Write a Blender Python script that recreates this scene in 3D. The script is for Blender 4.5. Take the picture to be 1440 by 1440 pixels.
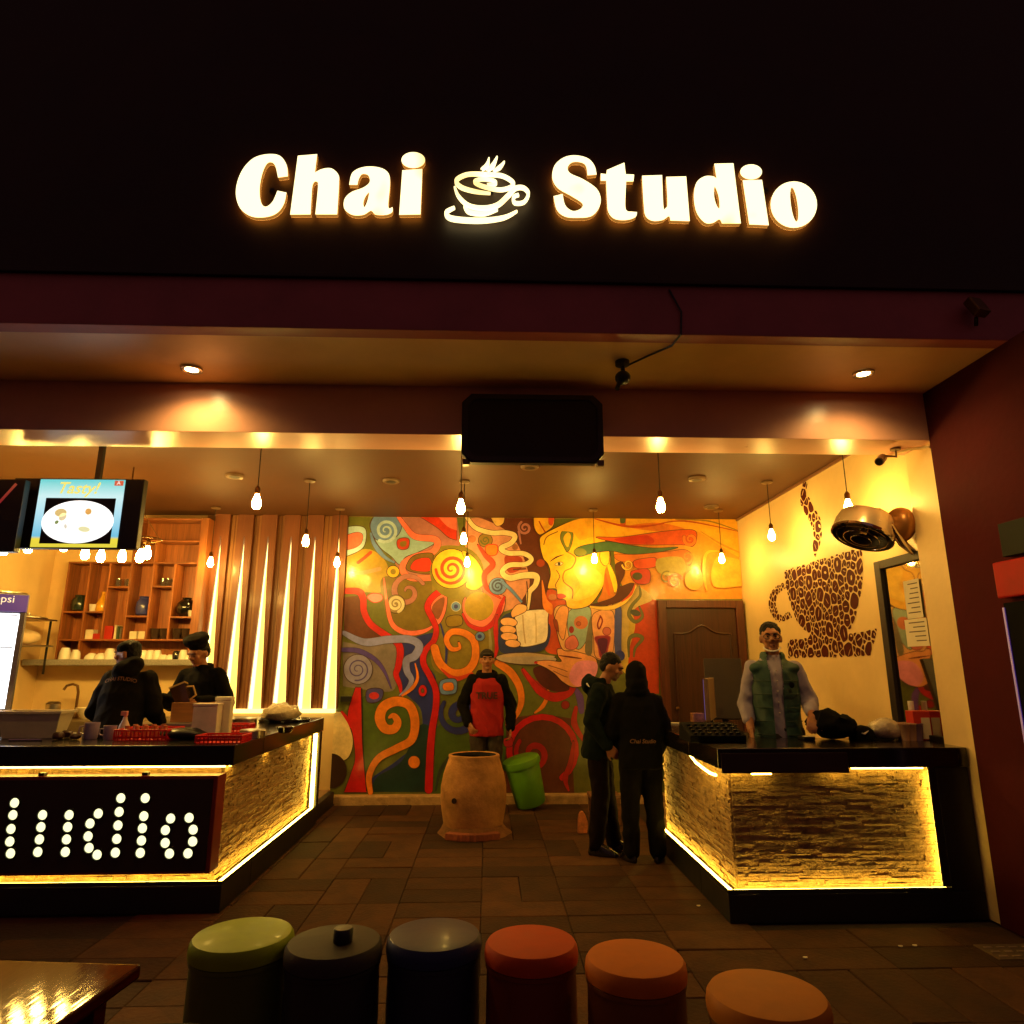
import bpy, bmesh, math, random
from mathutils import Vector, Matrix, noise, Euler
from mathutils.geometry import tessellate_polygon
random.seed(7)
R = math.radians
for o in list(bpy.data.objects): bpy.data.objects.remove(o)
sc = bpy.context.scene
col = sc.collection

# ------------------------------------------------------------------ camera, world, exposure
FPX, PITCH, YAW, EYE = 945.0, math.atan(218/945.0), R(2.05), 1.68
cam_d = bpy.data.cameras.new('camera'); cam = bpy.data.objects.new('camera', cam_d); col.objects.link(cam)
cam.location = (0, 0, EYE)
cam.rotation_euler = (R(90)+PITCH, 0, -YAW)
cam_d.sensor_width = 36; cam_d.lens = FPX/1440*36; cam_d.clip_end = 500; cam_d.clip_start = .05
sc.camera = cam
world = bpy.data.worlds.new('World'); sc.world = world; world.use_nodes = True
wn = world.node_tree.nodes; bg = wn['Background']
sky = wn.new('ShaderNodeTexSky'); sky.sky_type = 'NISHITA'; sky.sun_disc = False
sky.sun_elevation = R(-4); sky.sun_rotation = R(180)
world.node_tree.links.new(sky.outputs[0], bg.inputs[0]); bg.inputs[1].default_value = 0.05
glow = wn.new('ShaderNodeBackground'); glow.inputs[0].default_value = (1, .40, .42, 1); glow.inputs[1].default_value = .075   # even reddish fill added to brighten the fascia and beam
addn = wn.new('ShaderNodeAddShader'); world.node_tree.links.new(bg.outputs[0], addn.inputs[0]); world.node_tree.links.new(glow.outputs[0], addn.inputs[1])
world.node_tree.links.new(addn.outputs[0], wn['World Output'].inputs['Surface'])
sc.view_settings.view_transform = 'Standard'; sc.view_settings.look = 'None'
sc.view_settings.exposure = 0.0; sc.view_settings.gamma = 1
sc.cycles.use_denoising = True
sc.cycles.max_bounces = 8; sc.cycles.diffuse_bounces = 4; sc.cycles.glossy_bounces = 4
sc.cycles.sample_clamp_indirect = 4.0
sc.cycles.use_light_tree = True

# ------------------------------------------------------------------ photo measurements to metres
_F0 = Vector((math.sin(YAW), math.cos(YAW), 0)); _R = Vector((math.cos(YAW), -math.sin(YAW), 0))
_F = _F0*math.cos(PITCH)+Vector((0, 0, math.sin(PITCH))); _U = -_F0*math.sin(PITCH)+Vector((0, 0, math.cos(PITCH)))
_C = Vector((0, 0, EYE))
def at(u, v, x=None, y=None, z=None):
    d = _F+_R*((u-720)/FPX)+_U*((720-v)/FPX)
    k = x/d.x if x is not None else (y/d.y if y is not None else (z-EYE)/d.z)
    return _C+d*k

# ------------------------------------------------------------------ materials
def lin(c):
    c = [x/255 for x in c]
    return tuple(x/12.92 if x <= .04045 else ((x+.055)/1.055)**2.4 for x in c)
MATS = {}
def M(name, rgb, rough=.6, metal=0, var=.15, scale=6, bump=0, bscale=40, coat=0, obj=0, spec=.5, stretch=None, dark=None, trans=0, alpha=1, sss=0):
    """rgb in sRGB 0-255; noise-varied principled material"""
    if name in MATS: return MATS[name]
    m = bpy.data.materials.new(name); m.use_nodes = True; nt = m.node_tree; N = nt.nodes; L = nt.links
    b = N['Principled BSDF']; c = lin(rgb)
    b.inputs['Roughness'].default_value = rough; b.inputs['Metallic'].default_value = metal
    b.inputs['Specular IOR Level'].default_value = spec
    b.inputs['Coat Weight'].default_value = coat; b.inputs['Coat Roughness'].default_value = .12
    b.inputs['Transmission Weight'].default_value = trans; b.inputs['Alpha'].default_value = alpha
    tc = N.new('ShaderNodeTexCoord'); mp = N.new('ShaderNodeMapping'); L.new(tc.outputs['Object'], mp.inputs[0])
    if stretch: mp.inputs['Scale'].default_value = stretch
    no = N.new('ShaderNodeTexNoise'); no.inputs['Scale'].default_value = scale; no.inputs['Detail'].default_value = 6
    no.inputs['Roughness'].default_value = .65
    L.new(mp.outputs[0], no.inputs['Vector'])
    rp = N.new('ShaderNodeValToRGB'); rp.color_ramp.elements[0].position = .3; rp.color_ramp.elements[1].position = .7
    lo = tuple(x*(1-var) for x in c) if dark is None else lin(dark)
    hi = tuple(min(1, x*(1+var)) for x in c)
    rp.color_ramp.elements[0].color = (*lo, 1); rp.color_ramp.elements[1].color = (*hi, 1)
    L.new(no.outputs['Fac'], rp.inputs[0]); out = rp.outputs[0]
    if obj:
        oi = N.new('ShaderNodeObjectInfo'); hs = N.new('ShaderNodeHueSaturation')
        mr = N.new('ShaderNodeMapRange'); mr.inputs[3].default_value = 1-obj; mr.inputs[4].default_value = 1+obj
        L.new(oi.outputs['Random'], mr.inputs[0]); L.new(mr.outputs[0], hs.inputs['Value']); L.new(out, hs.inputs['Color']); out = hs.outputs[0]
    L.new(out, b.inputs['Base Color'])
    if rough > .05 and metal < .5:
        rr = N.new('ShaderNodeMapRange'); rr.inputs[3].default_value = max(.02, rough-.08); rr.inputs[4].default_value = min(1, rough+.1)
        L.new(no.outputs['Fac'], rr.inputs[0]); L.new(rr.outputs[0], b.inputs['Roughness'])
    if bump:
        n2 = N.new('ShaderNodeTexNoise'); n2.inputs['Scale'].default_value = bscale; n2.inputs['Detail'].default_value = 5
        L.new(mp.outputs[0], n2.inputs['Vector'])
        bp = N.new('ShaderNodeBump'); bp.inputs['Strength'].default_value = bump; bp.inputs['Distance'].default_value = .02
        L.new(n2.outputs['Fac'], bp.inputs['Height']); L.new(bp.outputs[0], b.inputs['Normal'])
    MATS[name] = m; return m
def EM(name, rgb, strength, base=(200, 190, 170)):
    if name in MATS: return MATS[name]
    m = bpy.data.materials.new(name); m.use_nodes = True; b = m.node_tree.nodes['Principled BSDF']
    b.inputs['Base Color'].default_value = (*lin(base), 1)
    b.inputs['Emission Color'].default_value = (*rgb, 1); b.inputs['Emission Strength'].default_value = strength
    MATS[name] = m; return m
def WOOD(name, rgb, rough=.4, axis='z', coat=.1, grain=.55, bump=.15):
    if name in MATS: return MATS[name]
    m = bpy.data.materials.new(name); m.use_nodes = True; nt = m.node_tree; N = nt.nodes; L = nt.links; b = N['Principled BSDF']
    tc = N.new('ShaderNodeTexCoord'); mp = N.new('ShaderNodeMapping'); L.new(tc.outputs['Object'], mp.inputs[0])
    mp.inputs['Scale'].default_value = {'z': (14, 14, .8), 'x': (.8, 14, 14), 'y': (14, .8, 14)}[axis]
    no = N.new('ShaderNodeTexNoise'); no.inputs['Scale'].default_value = 2.5; no.inputs['Detail'].default_value = 8; no.inputs['Distortion'].default_value = 1.2
    L.new(mp.outputs[0], no.inputs['Vector'])
    rp = N.new('ShaderNodeValToRGB'); c = lin(rgb)
    rp.color_ramp.elements[0].position = .3; rp.color_ramp.elements[1].position = .72
    rp.color_ramp.elements[0].color = (*[x*grain for x in c], 1); rp.color_ramp.elements[1].color = (*[min(1, x*1.15) for x in c], 1)
    oi = N.new('ShaderNodeObjectInfo'); hs = N.new('ShaderNodeHueSaturation'); mr = N.new('ShaderNodeMapRange')
    mr.inputs[3].default_value = .82; mr.inputs[4].default_value = 1.15
    L.new(oi.outputs['Random'], mr.inputs[0]); L.new(mr.outputs[0], hs.inputs['Value'])
    L.new(no.outputs['Fac'], rp.inputs[0]); L.new(rp.outputs[0], hs.inputs['Color']); L.new(hs.outputs[0], b.inputs['Base Color'])
    b.inputs['Roughness'].default_value = rough; b.inputs['Coat Weight'].default_value = coat; b.inputs['Coat Roughness'].default_value = .15
    bp = N.new('ShaderNodeBump'); bp.inputs['Strength'].default_value = bump; bp.inputs['Distance'].default_value = .01
    L.new(no.outputs['Fac'], bp.inputs['Height']); L.new(bp.outputs[0], b.inputs['Normal'])
    MATS[name] = m; return m
def PAINT(name, rough=.35, coat=.3):
    """wall paint whose pigment comes from the per-shape colour attribute"""
    if name in MATS: return MATS[name]
    m = bpy.data.materials.new(name); m.use_nodes = True; nt = m.node_tree; N = nt.nodes; L = nt.links; b = N['Principled BSDF']
    a = N.new('ShaderNodeAttribute'); a.attribute_name = 'pigment'
    tc = N.new('ShaderNodeTexCoord'); no = N.new('ShaderNodeTexNoise'); no.inputs['Scale'].default_value = 5; no.inputs['Detail'].default_value = 8
    no.inputs['Roughness'].default_value = .75
    L.new(tc.outputs['Object'], no.inputs['Vector'])
    mr = N.new('ShaderNodeMapRange'); mr.inputs[1].default_value = .3; mr.inputs[2].default_value = .7; mr.inputs[3].default_value = .68; mr.inputs[4].default_value = 1.22
    L.new(no.outputs['Fac'], mr.inputs[0])
    hs = N.new('ShaderNodeHueSaturation'); L.new(mr.outputs[0], hs.inputs['Value']); L.new(a.outputs['Color'], hs.inputs['Color']); L.new(hs.outputs[0], b.inputs['Base Color'])
    b.inputs['Roughness'].default_value = rough; b.inputs['Coat Weight'].default_value = coat; b.inputs['Coat Roughness'].default_value = .1
    n2 = N.new('ShaderNodeTexNoise'); n2.inputs['Scale'].default_value = 14; n2.inputs['Detail'].default_value = 4; L.new(tc.outputs['Object'], n2.inputs['Vector'])
    bp = N.new('ShaderNodeBump'); bp.inputs['Strength'].default_value = .12; bp.inputs['Distance'].default_value = .02
    L.new(n2.outputs['Fac'], bp.inputs['Height']); L.new(bp.outputs[0], b.inputs['Normal']); L.new(bp.outputs[0], b.inputs['Coat Normal'])
    MATS[name] = m; return m

# ------------------------------------------------------------------ object helpers
def tag(o, label=None, cat=None, group=None, kind=None):
    if label: o['label'] = label
    if cat: o['category'] = cat
    if group: o['group'] = group
    if kind: o['kind'] = kind
    return o
def thing(name, label, cat, loc=(0, 0, 0), rz=0, group=None, rot=None):
    o = bpy.data.objects.new(name, None); col.objects.link(o); o.location = loc
    o.rotation_euler = rot if rot else (0, 0, rz); o.empty_display_size = .1
    return tag(o, label, cat, group)
def chain(o):
    m = Matrix()
    while o is not None: m = o.matrix_basis @ m; o = o.parent
    return m
def copy_tree(o, parent=None):
    c = o.copy(); col.objects.link(c); c.parent = parent
    for ch in list(o.children): copy_tree(ch, c)
    return c
class MB:
    def __init__(s): s.v = []; s.f = []; s.c = []
    def add(s, vs, fs, m=None, colr=None):
        k = len(s.v)
        s.v += [tuple(m @ Vector(p)) if m is not None else tuple(p) for p in vs]
        s.f += [[i+k for i in f] for f in fs]
        s.c += [colr]*len(fs)
        return s
    def box(s, x0, x1, y0, y1, z0, z1, m=None):
        return s.add([(x0,y0,z0),(x1,y0,z0),(x1,y1,z0),(x0,y1,z0),(x0,y0,z1),(x1,y0,z1),(x1,y1,z1),(x0,y1,z1)],
            [[0,3,2,1],[4,5,6,7],[0,1,5,4],[1,2,6,5],[2,3,7,6],[3,0,4,7]], m)
    def cbox(s, c, d, m=None):
        return s.box(c[0]-d[0]/2, c[0]+d[0]/2, c[1]-d[1]/2, c[1]+d[1]/2, c[2]-d[2]/2, c[2]+d[2]/2, m)
    def lathe(s, prof, n=24, c=(0, 0, 0), m=None, close=True):
        vs = []; fs = []; 
        for r, z in prof:
            for i in range(n):
                a = 2*math.pi*i/n; vs.append((c[0]+r*math.cos(a), c[1]+r*math.sin(a), c[2]+z))
        for j in range(len(prof)-1):
            for i in range(n):
                k = (i+1) % n; fs.append([j*n+i, j*n+k, (j+1)*n+k, (j+1)*n+i])
        if close:
            if prof[0][0] > 1e-5: fs.append(list(range(n))[::-1])
            if prof[-1][0] > 1e-5: fs.append([(len(prof)-1)*n+i for i in range(n)])
        return s.add(vs, fs, m)
    def tube(s, pts, r, n=8, cap=True, m=None, ry=None):
        pts = [Vector(p) for p in pts]; k = len(pts)
        rs = r if isinstance(r, (list, tuple)) else [r]*k
        vs = []; fs = []; up = None
        for i, p in enumerate(pts):
            d = (pts[min(i+1, k-1)]-pts[max(i-1, 0)]).normalized()
            if up is None:
                up = Vector((0, 0, 1)) if abs(d.z) < .9 else Vector((0, 1, 0))
            a = d.cross(up).normalized(); b = a.cross(d).normalized(); up = b
            for j in range(n):
                t = 2*math.pi*j/n
                vs.append(p+a*(rs[i]*math.cos(t))+b*((ry[i] if ry else rs[i])*math.sin(t)))
        for i in range(k-1):
            for j in range(n):
                q = (j+1) % n; fs.append([i*n+j, i*n+q, (i+1)*n+q, (i+1)*n+j])
        if cap: fs += [list(range(n))[::-1], [(k-1)*n+j for j in range(n)]]
        return s.add(vs, fs, m)
    def ball(s, c, r, n=14, h=9, m=None):
        r = r if isinstance(r, (tuple, list)) else (r, r, r); vs = [(c[0], c[1], c[2]-r[2])]; fs = []
        for j in range(1, h):
            p = math.pi*j/h
            for i in range(n):
                a = 2*math.pi*i/n; vs.append((c[0]+r[0]*math.sin(p)*math.cos(a), c[1]+r[1]*math.sin(p)*math.sin(a), c[2]-r[2]*math.cos(p)))
        vs.append((c[0], c[1], c[2]+r[2])); e = len(vs)-1
        for i in range(n):
            k = (i+1) % n; fs.append([0, 1+k, 1+i]); fs.append([e, e-n+i, e-n+k])
            for j in range(h-2): fs.append([1+j*n+i, 1+j*n+k, 1+(j+1)*n+k, 1+(j+1)*n+i])
        return s.add(vs, fs, m)
    def rings(s, rs, n=20, m=None):
        """closed loft of elliptical rings (cx,cy,z,rx,ry)"""
        vs = []; fs = []
        for cx, cy, z, rx, ry in rs:
            for i in range(n):
                a = 2*math.pi*i/n; vs.append((cx+rx*math.cos(a), cy+ry*math.sin(a), z))
        for j in range(len(rs)-1):
            for i in range(n):
                k = (i+1) % n; fs.append([j*n+i, j*n+k, (j+1)*n+k, (j+1)*n+i])
        fs += [list(range(n))[::-1], [(len(rs)-1)*n+i for i in range(n)]]
        return s.add(vs, fs, m)
    def prism(s, polys, to3, depth, colr=None):
        """polys: [outer, hole..] 2-D; to3(a,b,d) -> 3-D; depth 0 = flat"""
        tri = tessellate_polygon([[Vector((p[0], p[1], 0)) for p in q] for q in polys])
        flat = [p for q in polys for p in q]; n = len(flat)
        vs = [to3(p[0], p[1], 0) for p in flat]; fs = [list(t) for t in tri]
        if depth:
            vs += [to3(p[0], p[1], depth) for p in flat]; fs += [[i+n for i in t][::-1] for t in tri]
            k = 0
            for q in polys:
                for i in range(len(q)):
                    a, b = k+i, k+(i+1) % len(q); fs.append([a, b, b+n, a+n])
                k += len(q)
        return s.add(vs, fs, None, colr)
    def build(s, name, mat, parent=None, bevel=0, smooth=False, world=True, seg=2, angle=35, clean=True):
        me = bpy.data.meshes.new(name)
        vs = s.v
        if parent is not None and world:
            inv = chain(parent).inverted(); vs = [tuple(inv @ Vector(p)) for p in vs]
        me.from_pydata(vs, [], s.f); 
        if any(c is not None for c in s.c):
            at_ = me.color_attributes.new('pigment', 'FLOAT_COLOR', 'CORNER')
            for p in me.polygons:
                for li in p.loop_indices: at_.data[li].color = (*s.c[p.index], 1)
        elif clean:
            bm = bmesh.new(); bm.from_mesh(me)
            bmesh.ops.recalc_face_normals(bm, faces=bm.faces)
            if bevel:
                es = [e for e in bm.edges if len(e.link_faces) == 2 and e.calc_face_angle(0) > R(angle)]
                bmesh.ops.bevel(bm, geom=es, offset=bevel, segments=seg, profile=.6, affect='EDGES', clamp_overlap=True)
            bm.to_mesh(me); bm.free()
        if smooth:
            me.shade_smooth()
            try: me.set_sharp_from_angle(angle=R(40))
            except Exception: pass
        for m in (mat if isinstance(mat, (list, tuple)) else [mat]): me.materials.append(m)
        o = bpy.data.objects.new(name, me); col.objects.link(o); o.parent = parent
        return o
def bx(name, mat, parent, x0, x1, y0, y1, z0, z1, bevel=.006, **k):
    return MB().box(x0, x1, y0, y1, z0, z1).build(name, mat, parent, bevel=bevel, **k)
def at_base(o, label, cat, group=None, kind=None): return tag(o, label, cat, group, kind)
def rehome(o):
    """put a one-mesh thing's origin at its base centre"""
    vs = [v.co for v in o.data.vertices]
    c = Vector((sum(v.x for v in vs)/len(vs), sum(v.y for v in vs)/len(vs), min(v.z for v in vs)))
    o.data.transform(Matrix.Translation(-c)); o.location = o.location+c; return o
def text_mesh(body, size, shear=0, extrude=0, res=3, align='CENTER', bold=0):
    cu = bpy.data.curves.new('text', 'FONT'); cu.body = body; cu.size = size; cu.shear = shear; cu.extrude = extrude
    cu.resolution_u = res; cu.align_x = align; cu.offset = bold
    o = bpy.data.objects.new('text', cu); col.objects.link(o)
    me = bpy.data.meshes.new_from_object(o.evaluated_get(bpy.context.evaluated_depsgraph_get()))
    bpy.data.objects.remove(o); bpy.data.curves.remove(cu)
    vs = [tuple(v.co) for v in me.vertices]; fs = [list(p.vertices) for p in me.polygons]; bpy.data.meshes.remove(me)
    return vs, fs
# 2-D curves
def cr(pts, closed=False, n=6):
    """Catmull-Rom through pts; a third element marks a sharp corner"""
    P = [(p[0], p[1]) for p in pts]; K = [len(p) > 2 for p in pts]; k = len(P); out = []
    for i in range(k if closed else k-1):
        p1, p2 = P[i], P[(i+1) % k]
        p0 = P[i-1] if (closed or i > 0) and not K[i] else p1
        p3 = P[(i+2) % k] if (closed or i < k-2) and not K[(i+1) % k] else p2
        if K[i] and K[(i+1) % k]: out.append(p1); continue
        for j in range(n):
            t = j/n; t2 = t*t; t3 = t2*t
            out.append(tuple(.5*(2*p1[q]+(p2[q]-p0[q])*t+(2*p0[q]-5*p1[q]+4*p2[q]-p3[q])*t2+(3*p1[q]-p0[q]-3*p2[q]+p3[q])*t3) for q in (0, 1)))
    if not closed: out.append(P[-1])
    return out
def ribbon(pts, w):
    """outline points (left side, right side) of a stroke; w = width or list"""
    k = len(pts); L_ = []; R_ = []
    for i, p in enumerate(pts):
        a = pts[max(i-1, 0)]; b = pts[min(i+1, k-1)]; dx, dy = b[0]-a[0], b[1]-a[1]; l = math.hypot(dx, dy) or 1
        t = i/(k-1)
        if isinstance(w, (tuple, list)):
            q = t*(len(w)-1); j = min(int(q), len(w)-2); ww = w[j]+(w[j+1]-w[j])*(q-j)
        else: ww = w
        nx, ny = -dy/l*ww/2, dx/l*ww/2
        L_.append((p[0]+nx, p[1]+ny)); R_.append((p[0]-nx, p[1]-ny))
    return L_, R_
def ell(cx, cy, rx, ry, n=28, rot=0):
    c, s = math.cos(rot), math.sin(rot)
    return [(cx+rx*math.cos(a)*c-ry*math.sin(a)*s, cy+rx*math.cos(a)*s+ry*math.sin(a)*c) for a in (2*math.pi*i/n for i in range(n))]
def spiral(cx, cy, r0, r1, turns, a0=0, n=None, sq=1):
    n = n or int(20*abs(turns))+2
    return [(cx+(r0+(r1-r0)*i/n)*math.cos(a0+2*math.pi*turns*i/n), cy+sq*(r0+(r1-r0)*i/n)*math.sin(a0+2*math.pi*turns*i/n)) for i in range(n+1)]

YB, ZC, XR, XL = 9.2, 3.72, 3.52, -5.85      # back wall, ceiling, side walls
YF, YBM, ZS, ZBM = 4.07, 4.85, 3.787, 3.398  # fascia front, beam front, soffit, beam underside
# ------------------------------------------------------------------ shared materials
m_cream = M('cream wall paint', (232, 200, 140), .45, var=.07, scale=2.2, bump=.08, bscale=25)
m_mauve = M('cream gloss paint tinted by ambient', (222, 168, 146), .3, var=.08, scale=2, bump=.05, bscale=18)  # cream beam paint with the purple ambient light mixed into its colour
m_soff = M('soffit gloss paint', (246, 200, 136), .3, var=.1, scale=1.6, bump=.06, bscale=14)
m_wing = M('maroon wall paint', (70, 20, 24), .85, spec=.1, var=.15, scale=2.5, bump=.1, bscale=22)
m_purple = M('facade paint with purple light tint', (168, 84, 84), .5, var=.18, scale=1.8, bump=.1, bscale=22)  # purple light on the facade is put into this base colour
m_black = M('black cladding', (46, 32, 22), .55, var=.3, scale=3, spec=.3)
m_ceil = M('brown ceiling paint', (88, 54, 28), .55, var=.14, scale=1.5, bump=.05, bscale=10, spec=.3)
m_plat = M('screed platform', (150, 118, 82), .7, var=.2, scale=5, bump=.15)
m_kerb = M('worn painted kerb', (176, 140, 96), .7, var=.35, scale=9, bump=.5, bscale=30)
m_door = WOOD('dark red wood', (70, 34, 20), .38, 'z')
m_doorf = WOOD('door frame wood', (88, 42, 24), .38, 'z')
m_ctop = M('black granite', (20, 15, 13), .18, var=.5, scale=60, coat=.3)
m_plinth = M('black plinth board', (14, 12, 10), .5, var=.3, scale=8)
m_steel = M('brushed steel', (190, 182, 170), .28, 1, var=.15, scale=12, stretch=(1, 1, 14))
m_chrome = M('polished chrome', (225, 215, 200), .09, 1, var=.06)
m_blackp = M('black plastic', (18, 17, 17), .4, var=.2)
m_brass = M('aged brass', (110, 80, 45), .4, .9)
m_white = M('white ceramic', (232, 226, 212), .25, var=.04, coat=.4)
m_glassy = M('clear glass', (235, 235, 230), .04, var=.02, trans=.95)
m_led = EM('warm led strip', (1, .64, .085), 34)
m_bulb = EM('filament bulb glow', (1, .60, .12), 300)

# ------------------------------------------------------------------ ground and paving
m_ground = M('dark sand bed', (40, 24, 12), .9, var=.3, scale=10, bump=.3)
m_paver = M('brown paving stone', (68, 41, 19), .85, var=.4, scale=4, bump=.35, bscale=35, obj=.45, spec=.3)
ground = MB().add([(-60,-40,-.012),(60,-40,-.012),(60,60,-.012),(-60,60,-.012)], [[0,1,2,3]]).build('ground', m_ground); tag(ground, kind='structure')
pm = MB().box(-.298, .298, -.148, .148, -.06, 0).build('paver', m_paver, ground, bevel=.005, seg=1); first = True
rp = random.Random(3)
def paver(x, y, rot):
    global first
    o = pm if first else pm.copy()
    if not first: col.objects.link(o); o.parent = ground
    first = False
    o.location = (x, y, rp.uniform(-.003, .003)); o.rotation_euler = (R(rp.uniform(-.35, .35)), R(rp.uniform(-.35, .35)), rot+R(rp.uniform(-.5, .5)))
for i in range(-7, 7):
    for j in range(12):
        cx, cy = i*.6+.27, 2.15+j*.6
        if cy > 5.5 and (cx > 1.75 or cx < -2.2): continue
        if cy > 4.9 and (cx > 2.0 or cx < -2.6): continue
        if abs(cx) > 1.05*cy*.8+.5 or cy > 9.05: continue
        if (i*2+j*3+rp.choice((0, 0, 1))) % 3 == 0:
            for s in (-1, 1): paver(cx+s*.15, cy, R(90))
        else:
            for s in (-1, 1): paver(cx, cy+s*.15, 0)

# ------------------------------------------------------------------ shop building
shop = thing('shop_building', 'tea shop building with wide open front and black sign parapet', 'building', (0, YBM, 0))
bx('back_wall', m_cream, shop, XL-.15, XR+.2, YB, YB+.15, -.05, ZC+.1, 0)
bx('left_wall', m_cream, shop, XL-.15, XL, 5.23, YB, 0, ZC+.1, 0)
bx('right_wall', m_cream, shop, XR, XR+.2, 5.2, YB, 0, ZC+.1, 0)
bx('ceiling', m_ceil, shop, XL, XR, 5.23, YB, ZC, ZC+.1, 0)
bx('ceiling_trim', M('ceiling trim', (120, 80, 50), .5), shop, XR-.025, XR, 5.24, YB, ZC-.03, ZC-.001, .004)
bx('beam', m_mauve, shop, -9, XR+.2, YBM, 5.23, ZBM, ZS+.1, .004)
bx('soffit', m_soff, shop, -9, 6.5, YF, YBM-.002, ZS, ZS+.1, .003)
bx('fascia', m_purple, shop, -9, 6.5, YF-.12, YF-.001, ZS-.006, 4.138, .006)
bx('parapet', m_black, shop, -9, 6.5, YF-.14, YF+.2, 4.142, 8.2, .004)
bx('parapet_trim', m_black, shop, -9, 6.5, YF-.155, YF-.141, 4.13, 4.16, .003)
bx('pillar', m_cream, shop, 3.44, 3.9, YBM+.001, 5.2, 0, ZBM-.001, .008)
bx('wing_wall', m_wing, shop, 3.42, 3.9, 3.2, YBM, 0, ZS-.001, .01)
bx('kerb', m_kerb, shop, -1.9, 3.5, 9.05, YB-.001, -.02, .1, .015)
bx('kitchen_platform', m_plat, shop, XL, -1.98, 5.5, YB-.001, 0, .16, .01)
bx('till_platform', m_plat, shop, 1.85, XR-.001, 5.1, 8.2, 0, .17, .01)
bx('platform_edge', m_plinth, shop, -1.979, -1.9, 5.5, 9.04, 0, .164, .006)
# low return wall that hides the kitchen's far left
door = bx('door', m_door, shop, 2.43, 3.38, YB-.055, YB-.03, .1, 2.46, .004)
fr = MB(); fr.box(2.31, 2.425, YB-.09, YB-.002, .1, 2.57).box(3.385, 3.49, YB-.09, YB-.002, .1, 2.57).box(2.425, 3.385, YB-.09, YB-.002, 2.465, 2.57)
fr.build('door_frame', m_doorf, door, bevel=.008)
arch = [(2.52+i*.0385, 2.12+.11*math.exp(-((i-10)/3.4)**2)) for i in range(21)]
MB().tube([(x, YB-.06, z) for x, z in arch], .014, 6).build('arch_moulding', m_door, door, smooth=True)
pn = MB()
for x in (2.52, 3.29): pn.tube([(x, YB-.06, .3), (x, YB-.06, 2.12)], .014, 6)
pn.tube([(2.52, YB-.06, .3), (3.29, YB-.06, .3)], .014, 6); pn.build('panel_moulding', m_door, door, smooth=True)
hd = MB().ball((2.51, YB-.085, 1.15), .028); hd.tube([(2.51, YB-.07, 1.15), (2.51, YB-.04, 1.15)], .012); hd.build('handle', m_brass, door, smooth=True)

# ------------------------------------------------------------------ illuminated letters on the parapet
m_let = EM('letter face glow', (1, .84, .42), 2.1)
_n = m_let.node_tree.nodes; _l = m_let.node_tree.links; _tc = _n.new('ShaderNodeTexCoord'); _no = _n.new('ShaderNodeTexNoise'); _no.inputs['Scale'].default_value = 1.7; _no.inputs['Detail'].default_value = 2
_rp = _n.new('ShaderNodeValToRGB'); _rp.color_ramp.elements[0].position = .30; _rp.color_ramp.elements[0].color = (.62, .36, .045, 1); _rp.color_ramp.elements[1].position = .42; _rp.color_ramp.elements[1].color = (1, .84, .42, 1)
_l.new(_tc.outputs['Object'], _no.inputs['Vector']); _l.new(_no.outputs['Fac'], _rp.inputs[0]); _l.new(_rp.outputs[0], _n['Principled BSDF'].inputs['Emission Color'])
m_ret = EM('letter return glow', (1, .40, .06), .4, (120, 90, 50))
YS = YF-.20
sign = thing('shop_sign', 'large glowing sign reading Chai Studio with a steaming cup', 'sign', at(740, 300, y=YS))
def w2(Z):
    def f(p):
        q = at(Z[0]+p[0]/Z[2], Z[1]+p[1]/Z[2], y=YS); return (q.x, q.z)
    return f
m_halo = EM('halo glow', (1, .34, .04), 4.5)
ZA = (300, 180, 1440/460); ZB = (740, 180, 1440/460)
def letter(name, Z, polys, label=None):
    f = w2(Z); P = [[f(p) for p in q] for q in polys]
    o = MB().prism(P, lambda a, b, d: (a, YS+d, b), 0).build(name, m_let, sign, clean=False)
    back = MB()
    for q in P:
        n = len(q); vs = [(a, YS+.001, b) for a, b in q]+[(a, YS+.03, b) for a, b in q]
        back.add(vs, [[i, (i+1) % n, (i+1) % n+n, i+n] for i in range(n)])
    back.build('letter_return', m_ret, o)
    MB().prism(P, lambda a, b, d: (a, YS+.0305, b), 0).build('halo_plate', m_halo, o, clean=False)
    if label: tag(o, label)
    return o
C_ = lambda *p: cr(p, True, 7)
letter('letter', ZA, [C_((328,212,1),(285,218,1),(272,165),(252,150),(232,162),(214,205),(204,262),(206,312),(217,340),(236,345),(262,322),(282,276,1),(322,284,1),(310,335),(280,374),(230,392),(168,389),(120,355),(100,300),(105,240),(132,178),(178,132),(238,115),(292,122),(322,162))], 'letter C')
letter('letter', ZA, [C_((372,122,1),(457,115,1),(447,196,1),(480,180),(520,178),(550,205),(553,245),(545,380,1),(449,380,1),(461,256),(455,236),(442,240),(434,270),(428,380,1),(338,381,1))], 'letter h')
letter('letter', ZA, [C_((598,250,1),(612,197),(660,172),(722,172),(765,192),(778,235),(770,345),(789,348,1),(787,370),(760,382),(715,381),(694,364),(660,382),(612,382),(577,355),(578,312),(608,282),(660,262),(688,238),(682,208),(655,203),(640,225),(634,250,1)), C_((686,284),(668,304),(660,332),(666,348),(678,322))], 'letter a')
letter('letter', ZA, [C_((832,186,1),(920,180,1),(912,380,1),(818,382,1))], 'stem of letter i')
letter('letter', ZA, [ell(880, 141, 52, 35)], 'dot of letter i')
letter('letter', ZB, [C_((270,208,1),(262,165),(235,150),(200,152),(182,175),(195,200),(250,225),(308,265),(328,310),(318,355),(285,388),(230,395),(172,390),(135,360),(120,300,1),(160,290,1),(172,340),(205,365),(240,355),(247,332),(200,300),(140,265),(115,220),(125,165),(165,130),(215,120),(270,133),(300,165),(310,205,1))], 'letter S')
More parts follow.
